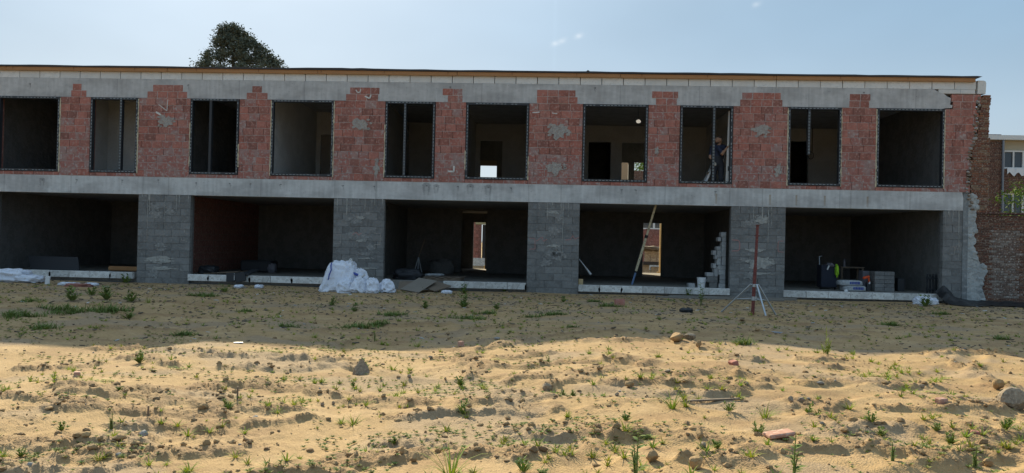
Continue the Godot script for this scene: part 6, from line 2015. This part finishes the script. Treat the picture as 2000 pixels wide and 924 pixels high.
func build_nature() -> void:
	var r := RandomNumberGenerator.new()
	r.seed = 6006
	var kinds := {"g": ["grass_tuft", "grass"], "b": ["leafy_weed", "weed"], "s": ["tall_weed", "weed"], "k": ["spiky_weed", "weed"], "m": ["grass_mat", "grass"], "r": ["creeping_grass", "grass"]}
	var what := {"g": "upright green grass tuft", "b": "low broad-leaved green weed", "s": "tall stemmed weed with paired leaves", "k": "slender spiky green weed", "m": "flat dark green mat of grass", "r": "creeping grass runner with flat blades"}
	for p in PLANTS:
		var x: float = p[0]; var z: float = p[1]; var t: String = p[4]
		var at := Vector3(x, gy(x, z), z)
		var near: float = 1.2 if z > 16.6 else 1.0
		var mb := plant_mesh(t, p[2] * near, p[3] * near, r, at)
		var sunny := z > 10.2
		var big: bool = p[2] > 0.26
		var where := "in the sunlit sand" if sunny else ("on the shaded sand" if z > 4.0 else "on the earth close to the building")
		var label: String = ("tall " if p[2] > 0.17 else ("small " if p[2] < 0.085 else "")) + what[t] + " " + where_for(x, z, where)
		if big and t != "s": label = "large " + what[t] + " " + where_for(x, z, where)
		var o := put(self, kinds[t][0], mb.mesh(), M.grass if t in ["g", "r", "k"] else M.weed, at)
		tag(o, label, kinds[t][1], {"g": "grass tufts", "b": "leafy weeds", "s": "stemmed weeds", "k": "spiky weeds", "m": "grass mats", "r": "grass runners"}[t] + " " + where)
	for k in ROCKS.size():
		var e: Array = ROCKS[k]
		var at := Vector3(e[0], gy(e[0], e[1]), e[1])
		var where := "sunlit" if e[1] > 10.2 else "shaded"
		if e[4] == "brick":
			var m := MB.new()
			m.cbox(Vector3.ZERO, Vector3(e[3], e[2] * 1.2, e[3] * 0.7), 0.008, Basis(Vector3.UP, r.randf() * 3.0) * Basis(Vector3.RIGHT, r.randf_range(-.3, .3)))
			tag(put(self, "brick_fragment", m.mesh(), M.pink_tile if k % 2 else M.brick[2], at + Vector3(0, e[2] * 0.35, 0)), "broken reddish brick fragment " + where_for(e[0], e[1], "half buried in the %s sand" % where), "brick", "brick fragments in the %s sand" % where)
		else:
			var m := stone_mesh(Vector3(e[3], e[2] * 1.3, e[3] * 0.8) * (0.7 if e[4] == "tan" and k != 3 else 0.8), 700 + k * 13)
			var mat: Material = M.earth if e[4] == "tan" and k != 3 else M.stone_brown
			if k == 0:
				m = MB.new()
				var q := stone_mesh(Vector3(e[3], e[2] * 1.3, e[3] * 0.8), 713)
				for i in range(0, q.v.size(), 3):
					var v := [q.v[i], q.v[i + 1], q.v[i + 2]]
					for j in 3:
						var u: float = clampf((v[j].y + e[2] * 0.4) / (e[2] * 1.0), 0.0, 1.0)
						v[j] = Vector3(v[j].x * (1.25 - 0.85 * u), v[j].y * 1.2, v[j].z * (1.25 - 0.85 * u))
					m.tri_out(v[0], v[1], v[2], Vector3.ZERO)
			var o := put(self, "stone", m.mesh(), mat, at + Vector3(0, e[2] * (0.38 if k != 3 else 0.22), 0))
			if k != 0: o.rotation.y = r.randf() * TAU
			if k == 0: tag(o, "pointed stone lump standing up from the sunlit sand", "stone")
			elif k == 3: tag(o, "large tan boulder at the end of the long clod ridge", "boulder")
			elif e[4] == "stone": tag(o, ("flat " if e[2] < 0.045 else "") + "brown stone lying " + where_for(e[0], e[1], "on the %s sand" % where), "stone", "brown stones on the %s sand" % where)
			else: tag(o, ("big " if e[2] > 0.07 else "small ") + "tan lump of hardened earth " + where_for(e[0], e[1], "on the %s sand" % where), "earth lump", "earth lumps on the %s sand" % where)
	# crumbs of earth along the ridges and over the rough patches
	var xf := []; var cols := []
	while xf.size() < 5200:
		var d := 3.6 * pow(6.1, r.randf())
		var z := 21.78 - d
		var x := r.randf_range(-1, 1) * (0.72 * d + 0.8)
		var q := ridge_at(x, z)
		var chance := 0.05 + 0.5 * smoothstep(0.35, 0.9, q) + 0.15 * rough_at(x, z)
		if r.randf() > chance or z < 0.2: continue
		var s := 0.003 + 0.017 * pow(r.randf(), 5.0) * (1.0 + 0.8 * q) + 0.0004 * d
		var b := Basis.from_euler(Vector3(r.randf() * 6, r.randf() * 6, r.randf() * 6)).scaled(Vector3(s * r.randf_range(.8, 1.5), s * r.randf_range(.5, 1.0), s * r.randf_range(.8, 1.5)))
		xf.append(Transform3D(b, Vector3(x, gy(x, z) + s * 0.2, z)))
		var k := r.randf_range(0.7, 1.1)
		var cc := Color(.36, .24, .115).lerp(Color(.24, .155, .08), r.randf())
		if r.randf() < 0.03: cc = Color(.30, .29, .27)
		cols.append(Color(cc.r * k, cc.g * k, cc.b * k))
	var cm := stone_mesh(Vector3.ONE * 2.0, 55)
	var crumb_mat := flat(Color(1, 1, 1), 0.97)
	crumb_mat.vertex_color_use_as_albedo = true
	var small := MB.new()
	small.lump(Vector3.ZERO, Vector3.ONE, fnl(88, 0.25, 2), 0.5, 7, 5)
	var flat_m := MB.new()
	for i in range(0, small.i.size(), 3):
		flat_m.tri_out(small.v[small.i[i]], small.v[small.i[i + 1]], small.v[small.i[i + 2]], Vector3.ZERO)
	multi("earth_crumbs", flat_m.mesh(), crumb_mat, xf, cols, "loose crumbs and pebbles of earth scattered over the sand", "crumbs")
	# seedlings
	xf = []; cols = []
	var patch := fnl(640, 0.55, 3)
	while xf.size() < 4200:
		var d := 4.0 * pow(5.2, r.randf())
		var z := 21.78 - d
		var x := r.randf_range(-1, 1) * (0.72 * d + 0.8)
		if z < 0.3 or r.randf() > smoothstep(-0.1, 0.45, patch.get_noise_2d(x, z * 1.3)) * (1.0 if x < 0.5 else 0.45) + 0.03: continue
		var s := r.randf_range(0.012, 0.03) + 0.0009 * d
		xf.append(Transform3D(Basis(Vector3.UP, r.randf() * TAU).scaled(Vector3.ONE * s), Vector3(x, gy(x, z), z)))
		var k := r.randf_range(0.6, 1.2)
		cols.append(Color(k * r.randf_range(.9, 1.5), k, k))
	var sm := MB.new()
	for k in 5:
		leaf(sm, Vector3(0, 0.2, 0), Vector3(cos(k * 1.3), 0.55, sin(k * 1.3)), 1.0, 0.45)
	multi("seedlings", sm.mesh(), M.weed, xf, cols, "tiny green seedlings sprinkled over the sand", "seedlings")
	# small scattered tufts between the larger plants
	xf = []; cols = []
	var patch2 := fnl(641, 0.42, 3)
	while xf.size() < 1400:
		var d := 4.2 * pow(4.9, r.randf())
		var z := 21.78 - d
		var x := r.randf_range(-1, 1) * (0.72 * d + 0.8)
		if z < 0.4 or r.randf() > smoothstep(0.0, 0.4, patch2.get_noise_2d(x, z * 1.2)) * (1.0 if z < 9.5 else 0.4) + (0.12 if z < 9.5 else 0.03): continue
		var s := r.randf_range(0.03, 0.085)
		xf.append(Transform3D(Basis(Vector3.UP, r.randf() * TAU).scaled(Vector3(s * 1.2, s, s * 1.2)), Vector3(x, gy(x, z) - 0.003, z)))
		var k := r.randf_range(0.6, 1.15)
		cols.append(Color(k * r.randf_range(.9, 1.3), k, k))
	var tm := MB.new()
	for k in 11:
		var a := k * 2.4
		var lean := 0.3 + 0.12 * k
		blade(tm, Vector3(cos(a), 0, sin(a)) * 0.08, Vector3(cos(a) * lean, 1, sin(a) * lean), 1.1, 0.13, 0.25, 3)
	multi("small_grass", tm.mesh(), M.grass, xf, cols, "small loose grass sprouts scattered over the sand", "grass")
	# dry stalks and litter near the building
	xf = []; cols = []
	while xf.size() < 3600:
		var z := r.randf_range(0.3, 11.0)
		var x := r.randf_range(-1, 1) * (0.72 * (21.78 - z))
		if r.randf() > 0.25 + 0.75 * smoothstep(9.0, 2.0, z): continue
		var s := r.randf_range(0.015, 0.06)
		xf.append(Transform3D(Basis(Vector3.UP, r.randf() * TAU) * Basis(Vector3.BACK, r.randf_range(-.3, .3)) * Basis.from_scale(Vector3(s, s * r.randf_range(.1, .25), s * .25)), Vector3(x, gy(x, z) + 0.006, z)))
		var k := r.randf_range(0.5, 1.2)
		var cc := Color(.20, .16, .11).lerp(Color(.10, .085, .07), r.randf())
		if r.randf() < 0.05: cc = Color(.5, .5, .49)
		cols.append(Color(cc.r * k, cc.g * k, cc.b * k))
	multi("litter", flat_m.mesh(), crumb_mat, xf, cols, "dry stalks, chips and litter strewn before the building", "litter")

func nature_materials() -> void:
	M.stone_brown = tri_mat(ctex(652, 128, Color(.28, .22, .155), Color(.20, .155, .11), Color(.36, .30, .22), 0.03, 0.07), 4.0, 0.97, M.nc, 1.4)
	M.earth = tri_mat(ctex(651, 128, Color(.35, .235, .115), Color(.27, .175, .09), Color(.41, .28, .15), 0.03, 0.07), 3.0, 0.97, M.nc, 1.2)

func _ready() -> void:
	rng.seed = 77
	stage()
	materials()
	more_materials()
	prop_materials()
	nature_materials()
	build_ground()
	build_building()
	build_old_walls()
	build_surroundings()
	build_props()
	build_worker()
	build_nature()
